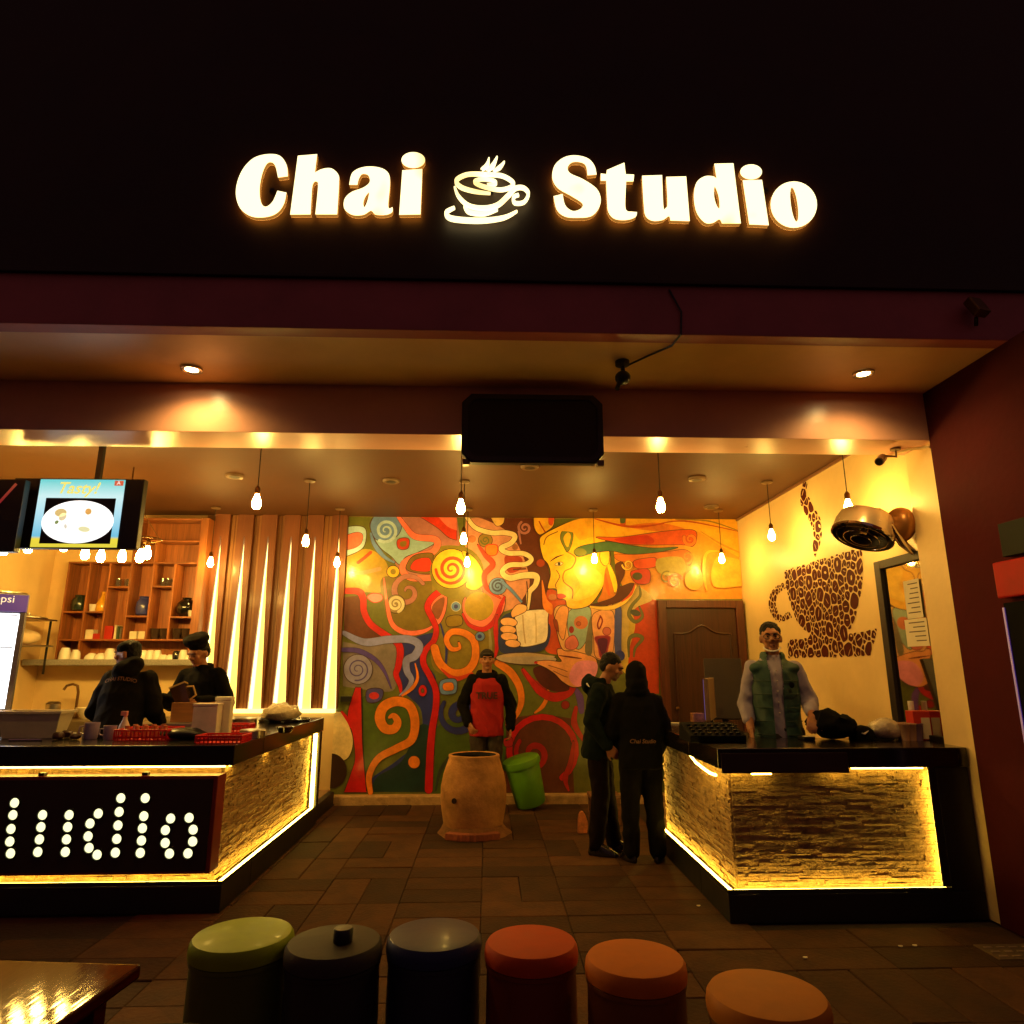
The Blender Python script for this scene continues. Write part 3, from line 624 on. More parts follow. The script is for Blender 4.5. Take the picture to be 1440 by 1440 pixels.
def lathe_thing(name, label, cat, prof, mat, loc, group=None, n=20, s=1, sub=None, stretch=(1, 1)):
    o = MB().lathe([(r*s, z*s) for r, z in prof], n).build(name, mat, None, smooth=True); o.location = loc
    o.scale = (stretch[0], stretch[1], 1); return tag(o, label, cat, group)
JAR = [(.0, 0), (.06, 0), (.085, .02), (.095, .08), (.09, .14), (.07, .17), (.06, .18), (.065, .2), (.055, .205), (0, .205)]
GLOBE = [(0, 0), (.06, 0), (.1, .04), (.115, .1), (.1, .16), (.06, .2), (.05, .205), (.055, .225), (0, .23)]
BOTTLE = [(0, 0), (.07, 0), (.08, .02), (.078, .1), (.05, .16), (.028, .2), (.026, .24), (.034, .25), (.034, .265), (0, .265)]
CUP = [(0, 0), (.028, 0), (.03, .004), (.04, .06), (.042, .085), (.039, .085), (.036, .06), (.026, .01), (0, .008)]
CUPD = [(.042, 0), (.042, .01), (.038, .05), (.03, .075), (.027, .085), (0, .083)]
BOWLD = [(.065, 0), (.065, .008), (.055, .035), (.03, .055), (.028, .06), (0, .058)]
GLASS = [(0, 0), (.028, 0), (.035, .1), (.033, .1), (.026, .008), (0, .008)]
m_green = M('dark green glaze', (30, 44, 34), .2, coat=.5); m_blue = M('blue glaze', (58, 62, 130), .25, coat=.4); m_gold = M('amber honey glass', (220, 160, 40), .15, coat=.5); m_dk = M('black glaze', (20, 18, 18), .12, coat=.6)
m_tin = M('red tin', (180, 36, 24), .35); m_card = M('cream carton', (225, 212, 180), .6)
xm = lambda i, f=.5: cols_[i]+(cols_[i+1]-cols_[i])*f
lathe_thing('jar', 'squat dark green jar on the leftmost pigeonhole shelf', 'jar', JAR, m_green, (xm(0), 9.04, SH[0]+.012), s=1.05)
lathe_thing('jar', 'tall blue jar standing in the fourth pigeonhole', 'jar', JAR, m_blue, (xm(3, .55), 9.04, SH[3]+.012), s=1.25, stretch=(.8, .8))
lathe_thing('jar', 'big round black jar in the rightmost pigeonhole', 'jar', GLOBE, m_dk, (xm(5, .52), 9.04, SH[5]+.012), s=1.1)
lathe_thing('honey_bottle', 'amber bottle beside a small mug in the second pigeonhole', 'bottle', BOTTLE, m_gold, (xm(1, .62), 9.04, SH[1]+.012), s=.98)
lathe_thing('mug', 'small pale mug beside the amber bottle', 'mug', CUP, m_white, (xm(1, .24), 9.0, SH[1]+.012), s=1.1)
lathe_thing('mug', 'small white cup beside the big round black jar', 'mug', CUP, m_white, (xm(5, .86), 8.97, SH[5]+.012), s=.9)
for k, (i, f) in enumerate(((2, .3), (2, .62), (2, .84), (4, .28), (4, .6), (4, .82))):
    lathe_thing('drinking_glass', 'clear drinking glass in a group of three in the %s pigeonhole' % ('third' if i == 2 else 'fifth'), 'glass', GLASS, m_glassy, (xm(i, f), 9.02+.04*(k % 2), SH[i]+.012), 'glasses in the %s pigeonhole' % ('third' if i == 2 else 'fifth'), s=1.1)
for k, (i, f) in enumerate(((4, .3), (4, .72), (5, .3), (5, .7))):
    lathe_thing('glass_bowl', 'dark glass cup on the bottom shelf of the %s bay' % ('fifth' if i == 4 else 'sixth'), 'glass', CUP, M('smoky glass', (60, 45, 35), .06, coat=.5), (xm(i, f), 9.0, zlow+.012), 'dark glass cups on the bottom shelf of the %s bay' % ('fifth' if i == 4 else 'sixth'), s=1.6)
for k, (i, f, w, h, c, lab) in enumerate(((1, .3, .1, .12, m_card, 'cream carton at the left of the bottom shelf'), (1, .72, .12, .07, m_tin, 'low red packet at the left of the bottom shelf'), (2, .22, .1, .17, m_tin, 'tall red tin on the bottom shelf above the hooded cook'), (3, .35, .09, .1, m_card, 'left one of two cream cartons on the bottom shelf'), (3, .74, .09, .1, m_card, 'right one of two cream cartons on the bottom shelf'))):
    x = xm(i, f); o = MB().box(x-w/2, x+w/2, 8.97, 9.08, zlow+.012, zlow+.012+h).build('carton' if c is m_card else 'tin', c, None, bevel=.006); tag(rehome(o), lab, 'box')
for k in range(3):
    x = xm(2, .5)+k*.035; o = MB().box(x, x+.026, 8.96, 9.1, zlow+.012, zlow+.19-.015*k).build('book', [m_card, M('green book', (52, 70, 44), .6), M('grey book', (90, 84, 76), .6)][k], None, bevel=.003)
    tag(rehome(o), ['cream book leaning next to the tall red tin', 'green book between a cream and a grey book', 'grey book at the end of three shelf books'][k], 'book')
for u, prof, s, lab, c in ((90, CUPD, 1.7, 'tall white upturned cup at the left end of the stone ledge', m_white), (105, CUPD, 1.4, 'white upturned cup next to the shelf upright on the ledge', m_white), (128, BOWLD, 1.3, 'white upturned bowl left of the hooded cook', m_white), (141, BOWLD, 1.3, 'white upturned bowl nearest the hooded cook', m_white), (153, CUPD, 1.6, "white upturned cup beside the hooded cook's face", m_white),
        (200, CUPD, 1.35, 'first of three white cups right of the hooded cook', m_white), (210, CUPD, 1.35, 'middle of three white cups right of the hooded cook', m_white), (220, CUPD, 1.35, 'last of three white cups right of the hooded cook', m_white), (229, BOWLD, 1.0, 'low white bowl on the ledge after the three cups', m_white), (239, BOWLD, 1.0, 'low white bowl on the ledge next to a dark cup', m_white), (247, CUPD, 1.25, 'dark cup among the white ones on the ledge', m_dk), (257, CUPD, 1.4, 'white cup beside the dark cup on the ledge', m_white), (264, BOWLD, .9, 'small white bowl at the right end of the ledge', m_white)):
    p = at(u, 926, y=8.92); lathe_thing('upturned_cup', lab, 'cup', prof, c, (p.x, 8.93, 1.775), 'crockery on the stone ledge', s=s)

# ------------------------------------------------------------------ mural
DK = (70, 40, 28)
class Wall:
    """flat painted shapes laid over one another on a wall plane"""
    def __init__(s, name_plane, to3, base, step=.0003): s.map = name_plane; s.to3 = to3; s.base = base; s.step = step; s.done = []; s.parts = {}
    def layer(s, pts, n=1):
        x0 = min(p[0] for p in pts); x1 = max(p[0] for p in pts); y0 = min(p[1] for p in pts); y1 = max(p[1] for p in pts)
        l = 1+max([q[4] for q in s.done if q[0] < x1 and q[1] > x0 and q[2] < y1 and q[3] > y0] or [0])
        s.done.append((x0, x1, y0, y1, l+n-1)); return s.base+l*s.step
    def fill(s, part, colr, polys):
        P = [[s.map(p) for p in q] for q in polys]; d = s.layer(P[0])
        s.parts.setdefault(part, MB()).prism(P, lambda a, b, _: s.to3(a, b, d), 0, colr=lin(colr))
    def strip(s, part, colr, pts, w):
        L_, R_ = ribbon(pts, w); L_ = [s.map(p) for p in L_]; R_ = [s.map(p) for p in R_]; d = s.layer(L_+R_); n = len(L_)
        s.parts.setdefault(part, MB()).add([s.to3(a, b, d) for a, b in L_+R_], [[i, i+1, n+i+1, n+i] for i in range(n-1)], None, lin(colr))
        for c, e in ((0, 1), (-1, -2)):
            r = math.hypot(L_[c][0]-R_[c][0], L_[c][1]-R_[c][1])/2
            if r > .012: s.parts[part].prism([ell((L_[c][0]+R_[c][0])/2, (L_[c][1]+R_[c][1])/2, r*.99, r*.99, 14)], lambda a, b, _: s.to3(a, b, d+s.step*.4), 0, colr=lin(colr))
mz = None
def pxmap(p):
    q = at(mz[0]+p[0]/mz[2], mz[1]+p[1]/mz[2], y=YB); return (min(max(q.x, -1.985), 3.515), min(max(q.z, .103), ZC-.003))
MW = Wall(pxmap, lambda a, b, d: (a, YB-d, b), .003)
part = 'painted_ground'
def zoom(z, p=None):
    global mz, part; mz = z; part = p or part
def B(c, *pts, out=0, oc=DK):
    q = cr(pts, True, 6); MW.fill(part, c, [q])
    if out: MW.strip(part, oc, q+[q[0]], out*.6)
def S(c, w, *pts, out=0, oc=DK):
    q = cr(pts, False, 7)
    out *= .6
    if out: MW.strip(part, oc, q, [x+out for x in w] if isinstance(w, (list, tuple)) else w+out)
    MW.strip(part, c, q, w)
def SP(c, w, cx, cy, r0, r1, turns, a0=0, sq=1, out=0):
    q = spiral(cx, cy, r0, r1, turns, a0, sq=sq)
    out *= .6
    if out: MW.strip(part, DK, q, [x+out for x in w] if isinstance(w, (list, tuple)) else w+out)
    MW.strip(part, c, q, w)
def EL(c, cx, cy, rx, ry=None, rot=0, out=0, oc=DK):
    q = ell(cx, cy, rx, ry or rx, 26, rot); MW.fill(part, c, [q])
    if out: MW.strip(part, oc, q+[q[0]], out*.6)
red, sal, oli, mus, yel, ora = (204, 26, 26), (246, 122, 104), (104, 108, 40), (176, 146, 40), (240, 190, 44), (236, 132, 32)
nav, sla, lav, lbl, bro, mau = (44, 52, 140), (104, 140, 210), (166, 160, 240), (180, 214, 236), (100, 52, 34), (178, 116, 116)
cre, pin, tea, pea, pur, gre = (244, 230, 206), (250, 150, 170), (74, 130, 120), (246, 184, 128), (98, 74, 190), (76, 100, 34)
Z4, Z5, Z6, Z9 = (280, 640, 4), (560, 700, 4), (740, 700, 4.5), (440, 880, 4)
zoom((0, 0, 1), 'painted_ground')
MW.fill(part, oli, [[(460, 700), (1060, 700), (1070, 1130), (460, 1130)]])
zoom(Z4)
B(mau, (1100,340,1),(1450,340,1),(1460,560),(1340,720),(1200,740),(1120,640),(1060,500))
B(mus, (815,560,1),(960,530),(1060,620),(1040,760),(940,770),(815,760,1))
B((126,106,36), (1030,690),(1200,700),(1330,720),(1290,850),(1310,980),(1180,1005),(1080,960),(1040,850))
B(bro, (815,800,1),(915,800),(940,900),(1050,1010),(1090,1060),(960,1040),(815,990,1))
zoom(Z9)
B((130,120,126), (170,90,1),(300,110),(450,90),(500,200),(470,330),(430,370),(300,360),(170,340,1))
B(nav, (480,80,1),(560,66),(690,40),(650,110),(630,200),(690,290),(690,420),(700,560),(690,680),(660,800),(640,935,1),(320,935,1),(330,860),(470,760),(600,640),(610,480),(540,400),(490,360),(470,250),(490,180))
B((28,58,58), (600,560),(690,600),(690,690),(650,935,1),(330,935,1),(360,850),(500,760))
B(gre, (275,430),(350,430),(450,400),(560,430),(600,530),(560,650),(400,720),(330,800),(310,935,1),(280,935,1))
B(bro, (1060,560),(1250,500),(1450,520,1),(1470,940,1),(1060,940,1),(1050,760))
B(gre, (690,580),(900,480),(1080,540),(1060,940,1),(660,940,1),(690,760))
zoom(Z5)
B((140,122,40), (190,300),(330,270),(460,330),(520,480),(560,620),(560,860),(470,1000),(330,1010),(200,960),(190,820),(230,720),(200,620),(190,480))
B((214,146,120), (380,120,1),(520,112),(720,180),(740,300),(740,560),(690,600),(560,640),(470,520),(380,300))
B((96,44,24), (430,100,1),(800,100,1),(810,200),(840,380),(860,480),(860,640),(760,690),(690,600),(740,480),(690,300),(600,180))
B((206,80,30), (840,520),(960,560),(1120,620),(1130,860),(960,880),(830,860),(840,700))
B((206,176,74), (1220,560),(1450,540,1),(1450,1000,1),(1250,960))
zoom(Z6)
B((226,150,44), (560,120,1),(1370,120,1),(1380,640,1),(820,640,1),(640,600),(560,400))
B((196,66,26), (650,680),(740,640),(835,650,1),(840,1240,1),(640,1240,1),(650,980),(690,800))
B((206,180,110), (580,600),(700,560),(800,640),(690,700),(650,800),(640,1000),(580,980))
part = 'painted_swirl'
zoom(Z4)
S(red, (30, 38, 36, 36, 38, 40, 34, 28, 10), (815,765),(895,768),(922,805),(928,880),(965,950),(1045,1010),(1112,1052),(1132,1105),(1120,1190),(1108,1235),(1130,1295),(1136,1340), out=8)
B(lbl, (815,408,1),(870,398),(925,405),(942,440),(930,510),(890,545),(815,575,1), out=7)
B(sal, (815,455,1),(880,435),(918,445),(915,490),(880,520),(815,537,1), out=5)
S((206,66,30), 15, (895,605),(930,578),(965,548), out=5)
B((150,186,206), (960,400),(985,340,1),(1135,340,1),(1180,420),(1235,462),(1312,470),(1320,500),(1235,545),(1160,575),(1130,618),(1080,570),(1010,510), out=6)
B(sla, (962,400),(985,340,1),(1110,345),(1140,400),(1110,460),(1040,480),(990,470), out=6)
SP((176,206,232), (4, 16, 18), 1050, 425, 6, 66, 2.1, 1.5)
S(sla, (10, 26, 8), (966,440),(985,500),(1040,570),(1100,605), out=5)
S(sal, (20, 34, 38, 34, 34, 34), (1120,345),(1160,400),(1215,458),(1320,472),(1342,500),(1310,548),(1220,570),(1152,610),(1150,660),(1200,692),(1310,690), out=6)
B((196,60,36), (1115,480),(1150,465),(1182,475),(1178,520),(1150,533),(1118,522), out=6); B((130,104,34), (1132,490),(1165,485),(1162,512),(1135,514))
B((120,92,34), (1175,650),(1175,600),(1220,560),(1310,552),(1315,600),(1305,668), out=6); B((220,50,28), (1195,645),(1205,600),(1250,580),(1300,585),(1300,652), out=4)
B((214,54,30), (1230,340,1),(1450,340,1),(1450,480,1),(1400,462),(1340,410), out=6); B(sal, (1340,340,1),(1450,340,1),(1450,425,1),(1395,400))
S((214,150,110), 22, (850,664),(930,660),(1015,640))
EL(yel, 1092, 656, 36, 34, out=7); EL((140,120,30), 1092, 656, 16)
B(pin, (945,800),(975,778),(1025,785),(1030,815),(985,830), out=7, oc=red)
SP(mau, (10, 26, 34, 20), 1172, 770, 14, 100, 1.35, 3.6, out=6)
EL((150,130,96), 1108, 838, 52, out=6); SP((226,214,188), (6, 15, 17), 1106, 838, 5, 46, 2, 1.2)
S(sal, (6, 22, 30, 26, 10), (1040,690),(1058,840),(1090,955),(1170,1000),(1260,992),(1320,960), out=6)
B(sal, (1392,776),(1330,800),(1292,850),(1305,915),(1345,955),(1388,880), out=6); B((140,80,50), (1380,800),(1330,825),(1310,868),(1342,925),(1372,870))
zoom(Z5)
S(red, (20, 34, 34, 30, 32, 34, 34, 36, 40, 44), (365,450),(290,500),(205,548),(165,612),(192,680),(214,740),(200,805),(152,862),(142,930),(182,1010),(212,1085),(212,1180),(192,1300),(180,1440),(172,1640), out=8)
EL((132,120,34), 330, 420, 152, 150, 0); EL(yel, 300, 400, 112, 112, out=7)
B(yel, (360,300),(440,350),(490,460),(440,520),(380,500),(400,420), out=5)
SP((206,66,26), (6, 17, 20, 16), 300, 402, 5, 88, 2.4, .6)
B(sal, (470,500),(560,540),(600,560),(590,640),(520,720),(430,735),(375,690),(360,600),(380,560),(400,640),(460,690),(520,640), out=6)
S(red, (10, 26, 28, 12), (362,650),(400,715),(480,740),(545,690),(575,610),(598,560), out=5)
EL((176,146,30), 455, 610, 82, 80)
EL(sla, 325, 612, 27, 27, out=5, oc=(214,206,180)); EL(nav, 325, 612, 12)
B((150,122,26), (275,672),(350,662),(358,715),(280,724), out=7)
S(nav, (8, 14, 12), (238,708),(258,780),(272,850),(266,960))
S(ora, (46, 46, 44, 40, 34, 26, 10), (205,845),(235,930),(305,985),(388,972),(432,905),(428,812),(375,762),(302,755),(272,800),(300,850),(345,845),(340,812), out=7)
S((206,62,26), (6, 30, 10), (240,960),(320,1018),(420,985)); 
EL(sla, 460, 780, 27, 26, out=6); EL(nav, 458, 780, 12)
B(sla, (238,1030),(322,1020),(330,1085),(300,1105),(240,1100), out=7); B(ora, (255,1045),(305,1040),(310,1080),(258,1082), out=4)
SP(nav, (26, 40, 44, 40, 20), 345, 1222, 20, 112, 1.45, 1.0, out=7)
S((150,140,96), (8, 20, 8), (512,740),(520,820),(518,900))
S(red, (8, 26, 28, 8), (556,660),(548,740),(556,820),(545,900), out=5)
EL((150,120,50), 490, 240, 40, 38, out=6); SP((96,104,50), (4, 8), 490, 240, 4, 26, 1.5, 0)
B((220,120,34), (495,270),(555,268),(552,320),(500,322), out=7, oc=red)
S((206,60,36), (8, 28, 30, 26, 10), (448,265),(490,325),(532,375),(485,435),(500,510),(575,565), out=5)
EL(sla, 560, 498, 50, 48, out=6); SP((60,70,110), (5, 10, 10), 560, 498, 5, 36, 1.8, 0); S(sla, (20, 16, 12), (590,480),(640,525),(692,585), out=5)
SP(mau, (6, 14, 14), 712, 170, 6, 38, 1.6, .4, out=5); S(mau, (14, 8), (678,190),(690,262), out=4); EL((160,100,60), 657, 278, 18, out=5, oc=(206,140,110))
EL((200,120,80), 415, 232, 26, 24, out=8, oc=(226,150,130))
B((234,190,110), (515,100,1),(600,100,1),(590,145),(550,158), out=5)
B((170,60,36), (600,330),(690,335),(690,400),(620,420))
zoom(Z9)
S((142,146,226), (26, 44, 42, 44, 46, 40, 34, 22, 6), (175,40),(290,92),(420,78),(540,76),(598,110),(575,168),(528,195),(530,255),(555,305),(530,355),(486,392), out=6)
S((84,66,170), (24, 28, 20, 4), (170,135),(260,142),(350,190),(405,260),(442,355), out=5)
EL((150,146,196), 255, 245, 82, 84, out=6); SP((84,70,150), (4, 7, 8), 252, 245, 8, 64, 2.1, 1.2)
S(ora, (5, 16, 20, 10), (575,210),(590,290),(560,350),(500,395), out=4)
EL(red, 618, 365, 24, 33, out=5); EL((110,90,60), 618, 365, 9, 13, out=4)
B(red, (240,345,1),(272,345,1),(276,500),(282,700),(304,936,1),(176,936,1),(214,830),(238,740),(224,610),(196,500), out=6)
S((40,26,20), 7, (276,352),(278,500),(284,700),(304,930))
B((76,72,160), (303,365),(350,350),(395,362),(388,410),(350,432),(305,425), out=7); EL((206,50,50), 345, 393, 28, 20)
S(ora, (28, 36, 42, 46, 50, 52, 56, 58, 54, 48, 36, 14), (325,936),(318,840),(370,745),(470,690),(555,640),(575,540),(545,450),(470,425),(400,455),(378,520),(405,575),(455,580),(478,540),(455,505),(430,515), out=7)
EL(ora, 570, 766, 34, 36, out=5)
B((232,206,150), (30,480,1),(160,482,1),(205,560),(228,650),(205,735),(150,762),(30,762,1), out=6); S(red, (14, 20, 6), (165,485),(195,525),(215,575))
EL((56,34,18), 105, 815, 88, 98)
S((60,70,60), (8, 20, 16), (690,930),(715,820),(760,745))
S(ora, (40, 44, 40, 34, 24, 8), (1040,210),(1110,260),(1160,340),(1172,430),(1140,510),(1085,560), out=6)
S(ora, (6, 22, 24, 8), (1325,340),(1318,400),(1290,455),(1245,492), out=5)
S((170,44,24), (20, 36, 30), (1180,250),(1230,310),(1300,350))
SP(red, 34, 1290, 700, 185, 190, .8, 2.2, out=7); SP((170,26,24), (16, 36, 34, 24), 1240, 720, 16, 105, 1.3, 2.0, out=6)
B((190,40,50), (1075,635),(1120,630),(1122,675),(1080,678), out=5)
S((190,36,26), (8, 28, 26, 10), (1440,930),(1420,860),(1450,760),(1465,650), out=5)
zoom(Z5)
S((110,74,180), (14, 40, 30), (985,1060),(1020,1120),(1030,1200), out=5); S((190,36,24), (20, 36, 20), (1000,1180),(990,1270),(1040,1360), out=5); EL((150,30,26), 940, 1165, 24, 24, out=5)
S((196,36,26), (10, 44, 50, 50, 20), (700,960),(790,1080),(880,1122),(960,1090),(1000,1030), out=6); B((84,36,22), (760,960),(860,950),(940,1020),(960,1080),(880,1090),(800,1050))
part = 'painted_steam'
S((240,216,166), (22, 26, 28, 28, 28, 26, 26, 26, 28, 32, 36, 28, 26, 16), (385,108),(432,168),(520,198),(600,198),(655,215),(635,255),(578,285),(618,312),(705,315),(748,345),(715,375),(625,380),(585,418),(625,452),(705,438),(775,442),(772,490),(738,530),(732,580),(726,632), out=9)
S((96,50,28), 8, (645,405),(718,400)); S(DK, 6, (722,470),(728,540),(722,610))
part = 'painted_cup'
B((46,56,110), (575,690),(640,640),(720,600),(700,690),(840,700),(850,800),(800,862),(680,868),(570,860))
B((244,228,212), (655,660),(680,640),(830,630),(842,690),(838,790),(800,822),(690,838),(668,780), out=8)
S((206,176,140), 8, (700,660),(705,740),(715,820)); S((220,196,156), 8, (770,650),(775,730),(775,815))
EL((176,160,150), 720, 905, 172, 34, .03, out=7); S((190,164,130), (4, 22, 4), (570,895),(720,882),(880,893))
part = 'painted_hand'
B(pea, (636,640),(672,600),(720,608),(716,640),(660,668),(640,672), out=6)
for cx, cy, rx, ry in ((622, 700, 48, 26), (618, 742, 46, 24), (624, 782, 48, 24), (644, 820, 44, 22)): EL(pea, cx, cy, rx, ry, .1, out=6)
zoom(Z6)
B((236,160,104), (200,955),(280,965),(400,990),(445,1030),(440,1120),(380,1180),(300,1200),(230,1165),(180,1115),(120,1075),(60,1048),(62,1034),(140,1028),(220,1036),(200,1000), out=7)
B((240,150,190), (320,1040),(440,1040),(440,1120),(380,1180),(310,1190),(270,1130))
S((110,40,24), (4, 12, 4), (205,998),(280,1008),(350,1018)); S((150,80,50), 5, (140,1060),(220,1085),(260,1100)); S((150,80,50), 5, (170,1095),(230,1125),(262,1135)); EL(red, 60, 1043, 11, 7)
part = 'painted_garment'
B((232,176,120), (175,720),(220,680),(330,690),(480,690),(560,700),(560,1000),(470,1030),(410,1000),(300,970),(230,960),(195,860), out=7)
B((150,176,170), (270,720),(390,690),(410,760),(390,880),(330,960),(270,880), out=6); EL((206,120,80), 345, 790, 44, 42); EL((190,90,60), 330, 798, 14, out=4)
B((234,160,100), (180,760),(215,690),(265,700),(255,800),(235,900),(200,850), out=6); B((150,60,30), (172,770),(195,780),(205,850),(180,820), out=4)
B((120,110,90), (395,790),(415,760),(415,980),(370,970)); B((222,120,110), (250,900),(300,870),(330,925),(300,960),(250,950), out=6, oc=(130,30,30)); EL((150,36,36), 285, 835, 16, 22)
B((240,170,120), (420,740),(545,720),(555,900),(530,1010),(440,1010),(425,900), out=6)
B((150,40,60), (430,885),(480,872),(530,880),(520,940),(500,1010),(465,1010),(450,940), out=7, oc=(206,110,120)); B((90,30,70), (450,900),(512,898),(495,990),(475,990))
S((140,30,30), 9, (465,745),(480,780),(460,830),(450,800),(468,750)); EL((206,110,100), 508, 845, 26, 26, out=6, oc=(130,36,36))
B((74,84,170), (560,720),(600,700),(600,960),(620,1000),(590,1035),(560,1010)); EL(nav, 590, 1000, 32, 34)
S((110,110,64), (8, 18, 22, 20, 10), (715,560),(720,620),(670,680),(650,740),(690,785),(735,750),(715,690), out=5); EL((70,76,70), 690, 728, 34, 20, .3)
S((110,110,64), (8, 24, 20, 8), (650,1010),(650,900),(690,870),(735,890),(690,950),(680,1010), out=5)
part = 'painted_face'
B((234,130,40), (100,520),(130,640),(165,680),(160,740),(110,700),(100,620))
B((246,190,40), (85,290),(95,245),(180,195),(300,150),(430,170),(520,320),(530,430),(505,500),(470,590),(400,680),(310,705),(258,690),(245,648),(196,638),(194,600),(186,578),(140,576),(136,556),(152,485),(138,425),(105,380), out=8)
B((250,206,70), (300,450),(400,440),(480,500),(440,600),(340,650),(290,640),(340,560))
S((120,76,20), 6, (190,460),(210,500),(185,550),(190,575)); S((70,36,14), (3, 11, 3), (150,405),(190,378),(235,362)); B((240,226,190), (180,425),(205,408),(232,415),(210,432), out=6); EL((60,40,20), 207, 420, 9, 10)
B((214,70,50), (196,612),(228,610),(250,625),(225,640),(198,636), out=4, oc=(150,40,30))
S((150,100,20), 7, (250,340),(310,380),(290,440),(240,470),(235,530),(290,580),(290,640)); S((130,90,20), 7, (110,300),(130,250),(200,215))
B((110,116,50), (215,260),(225,215),(265,200),(295,230),(285,300),(260,345),(235,310), out=6); B((238,180,44), (235,255),(262,222),(280,245),(265,310),(248,300))
B((246,200,60), (470,330),(505,305),(525,340),(520,420),(490,430),(465,390), out=7)
EL((160,60,30), 90, 415, 26, 24); EL((200,120,80), 165, 630, 26, 20)
B((190,110,30), (500,450),(540,440),(580,560),(570,610),(520,660),(450,660),(480,590)); S((244,190,40), (20, 34, 30, 10), (520,430),(545,500),(560,560),(560,600), out=6); S((214,90,30), (8, 22, 8), (500,480),(510,560),(525,620))
B((84,40,18), (560,430),(610,410),(620,480),(590,560),(660,540),(690,560),(620,640),(520,680),(400,680),(470,660),(560,620),(575,540), out=5)
S((244,200,90), (10, 24, 26, 14), (400,690),(480,700),(560,690),(640,640),(690,560), out=6); S((206,80,30), (6, 16, 6), (600,660),(660,610),(690,540))
part = 'painted_hair'
B((236,176,44), (45,110,1),(180,110,1),(170,180),(120,220),(80,235),(50,190), out=7); S((170,50,20), 8, (80,150),(95,180),(120,220)); B((214,80,40), (140,110,1),(180,110,1),(165,175),(140,165))
B((238,172,40), (180,205),(300,145),(420,120,1),(600,120,1),(1370,120,1),(1370,370),(1230,310),(1100,225),(1000,205),(860,225),(600,255),(420,250),(340,270),(290,220), out=0)
B((206,90,30), (590,120,1),(630,120,1),(625,175),(595,172)); B((84,100,60), (590,120,1),(628,120,1),(622,160),(594,160))
B((222,120,30), (640,180),(830,160),(1000,200),(860,215),(700,200)); S((190,66,24), (6, 14, 16, 6), (430,135),(600,178),(720,185),(870,165)); S((190,80,24), (5, 10, 5), (800,175),(1000,150),(1340,215)); S((150,120,40), (4, 9, 5), (940,140),(1150,150),(1350,215))
B((214,84,30), (440,250),(600,250),(860,215),(1050,205),(1075,260),(1050,310),(980,300),(700,300),(520,275), out=6); B((196,50,26), (560,262),(760,240),(800,290),(640,290))
SP((220,120,40), (6, 18, 20), 1035, 265, 8, 42, 1.4, 1, out=5)
B((70,104,70), (300,340),(340,310),(430,290),(520,280),(640,300),(800,320),(960,315),(840,345),(660,360),(540,340),(430,350),(330,375), out=6); EL((120,124,50), 340, 345, 40, 24, .1)
B((206,110,40), (560,360),(700,360),(900,340),(1000,330),(1050,370),(1030,430),(980,400),(820,390),(680,410),(580,400), out=5); SP((170,130,50), (5, 14, 14), 1015, 378, 8, 46, 1.3, 1)
B((210,76,30), (680,400),(800,380),(820,400),(810,440),(700,450), out=6); B((196,52,26), (660,470),(770,455),(775,540),(690,540), out=6); EL((70,70,40), 700, 498, 32, 24)
SP((236,186,80), (5, 10, 10), 640, 425, 5, 36, 1.5, 0, out=5)
B((176,158,70), (830,390),(980,380),(1000,470),(920,500),(830,470)); SP((120,110,40), (4, 10, 10), 885, 505, 5, 40, 1.5, 2); SP((200,100,40), (5, 14, 16), 935, 530, 8, 50, 1.3, 4)
S((196,140,34), (6, 12, 12, 6), (1100,215),(1220,290),(1350,350)); EL((226,160,30), 1060, 520, 62, 66, out=6, oc=(176,120,30)); S((226,176,50), (8, 22, 20, 8), (1140,590),(1120,480),(1140,350),(1250,345), out=5, oc=(176,120,30)); B((234,176,60), (1200,380),(1370,400,1),(1370,560,1),(1180,560))
part = 'painted_field'
m_mural = PAINT('gloss mural paint')
mural = thing('mural', 'colourful swirling mural of a face and a held steaming cup', 'mural', (.77, YB, .1))
for nm, mb in MW.parts.items(): mb.build(nm, m_mural, mural)
so = at(487, 982, y=YB); o = bx('wall_socket', m_blackp, None, so.x-.06, so.x+.08, YB-.085, YB-.055, so.z-.04, so.z+.03, .006); tag(rehome(o), 'small black socket box on the mural next to the slats', 'socket')

# ------------------------------------------------------------------ cup decal made of beans and cakes on the right wall
ZW = (1020, 600, 1440/420)
def wmap(p):
    q = at(ZW[0]+p[0]/ZW[2], ZW[1]+p[1]/ZW[2], x=XR); return (q.y, q.z)
def inside(p, poly):
    x, y = p; r = False; j = len(poly)-1
    for i in range(len(poly)):
        if (poly[i][1] > y) != (poly[j][1] > y) and x < (poly[j][0]-poly[i][0])*(y-poly[i][1])/(poly[j][1]-poly[i][1])+poly[i][0]: r = not r
        j = i
    return r
def edge_d(p, poly):
    m = 9; x, y = p
    for i in range(len(poly)):
        a, b = poly[i-1], poly[i]; dx, dy = b[0]-a[0], b[1]-a[1]; l = dx*dx+dy*dy
        t = max(0, min(1, ((x-a[0])*dx+(y-a[1])*dy)/l if l else 0)); m = min(m, math.hypot(x-a[0]-t*dx, y-a[1]-t*dy))
    return m
cup_p = [wmap(p) for p in cr([(282,692,1),(470,632,1),(662,575,1),(668,690),(655,820),(618,960),(600,992),(742,966,1),(702,1112,1),(300,1122,1),(300,1022,1),(405,1010),(350,950),(312,850),(292,770)], True, 6)]
hl, hr = ribbon(cr([(290,762),(240,800),(228,865),(262,925),(318,905)], False, 6), 38); hand_p = [wmap(p) for p in hl+hr[::-1]]
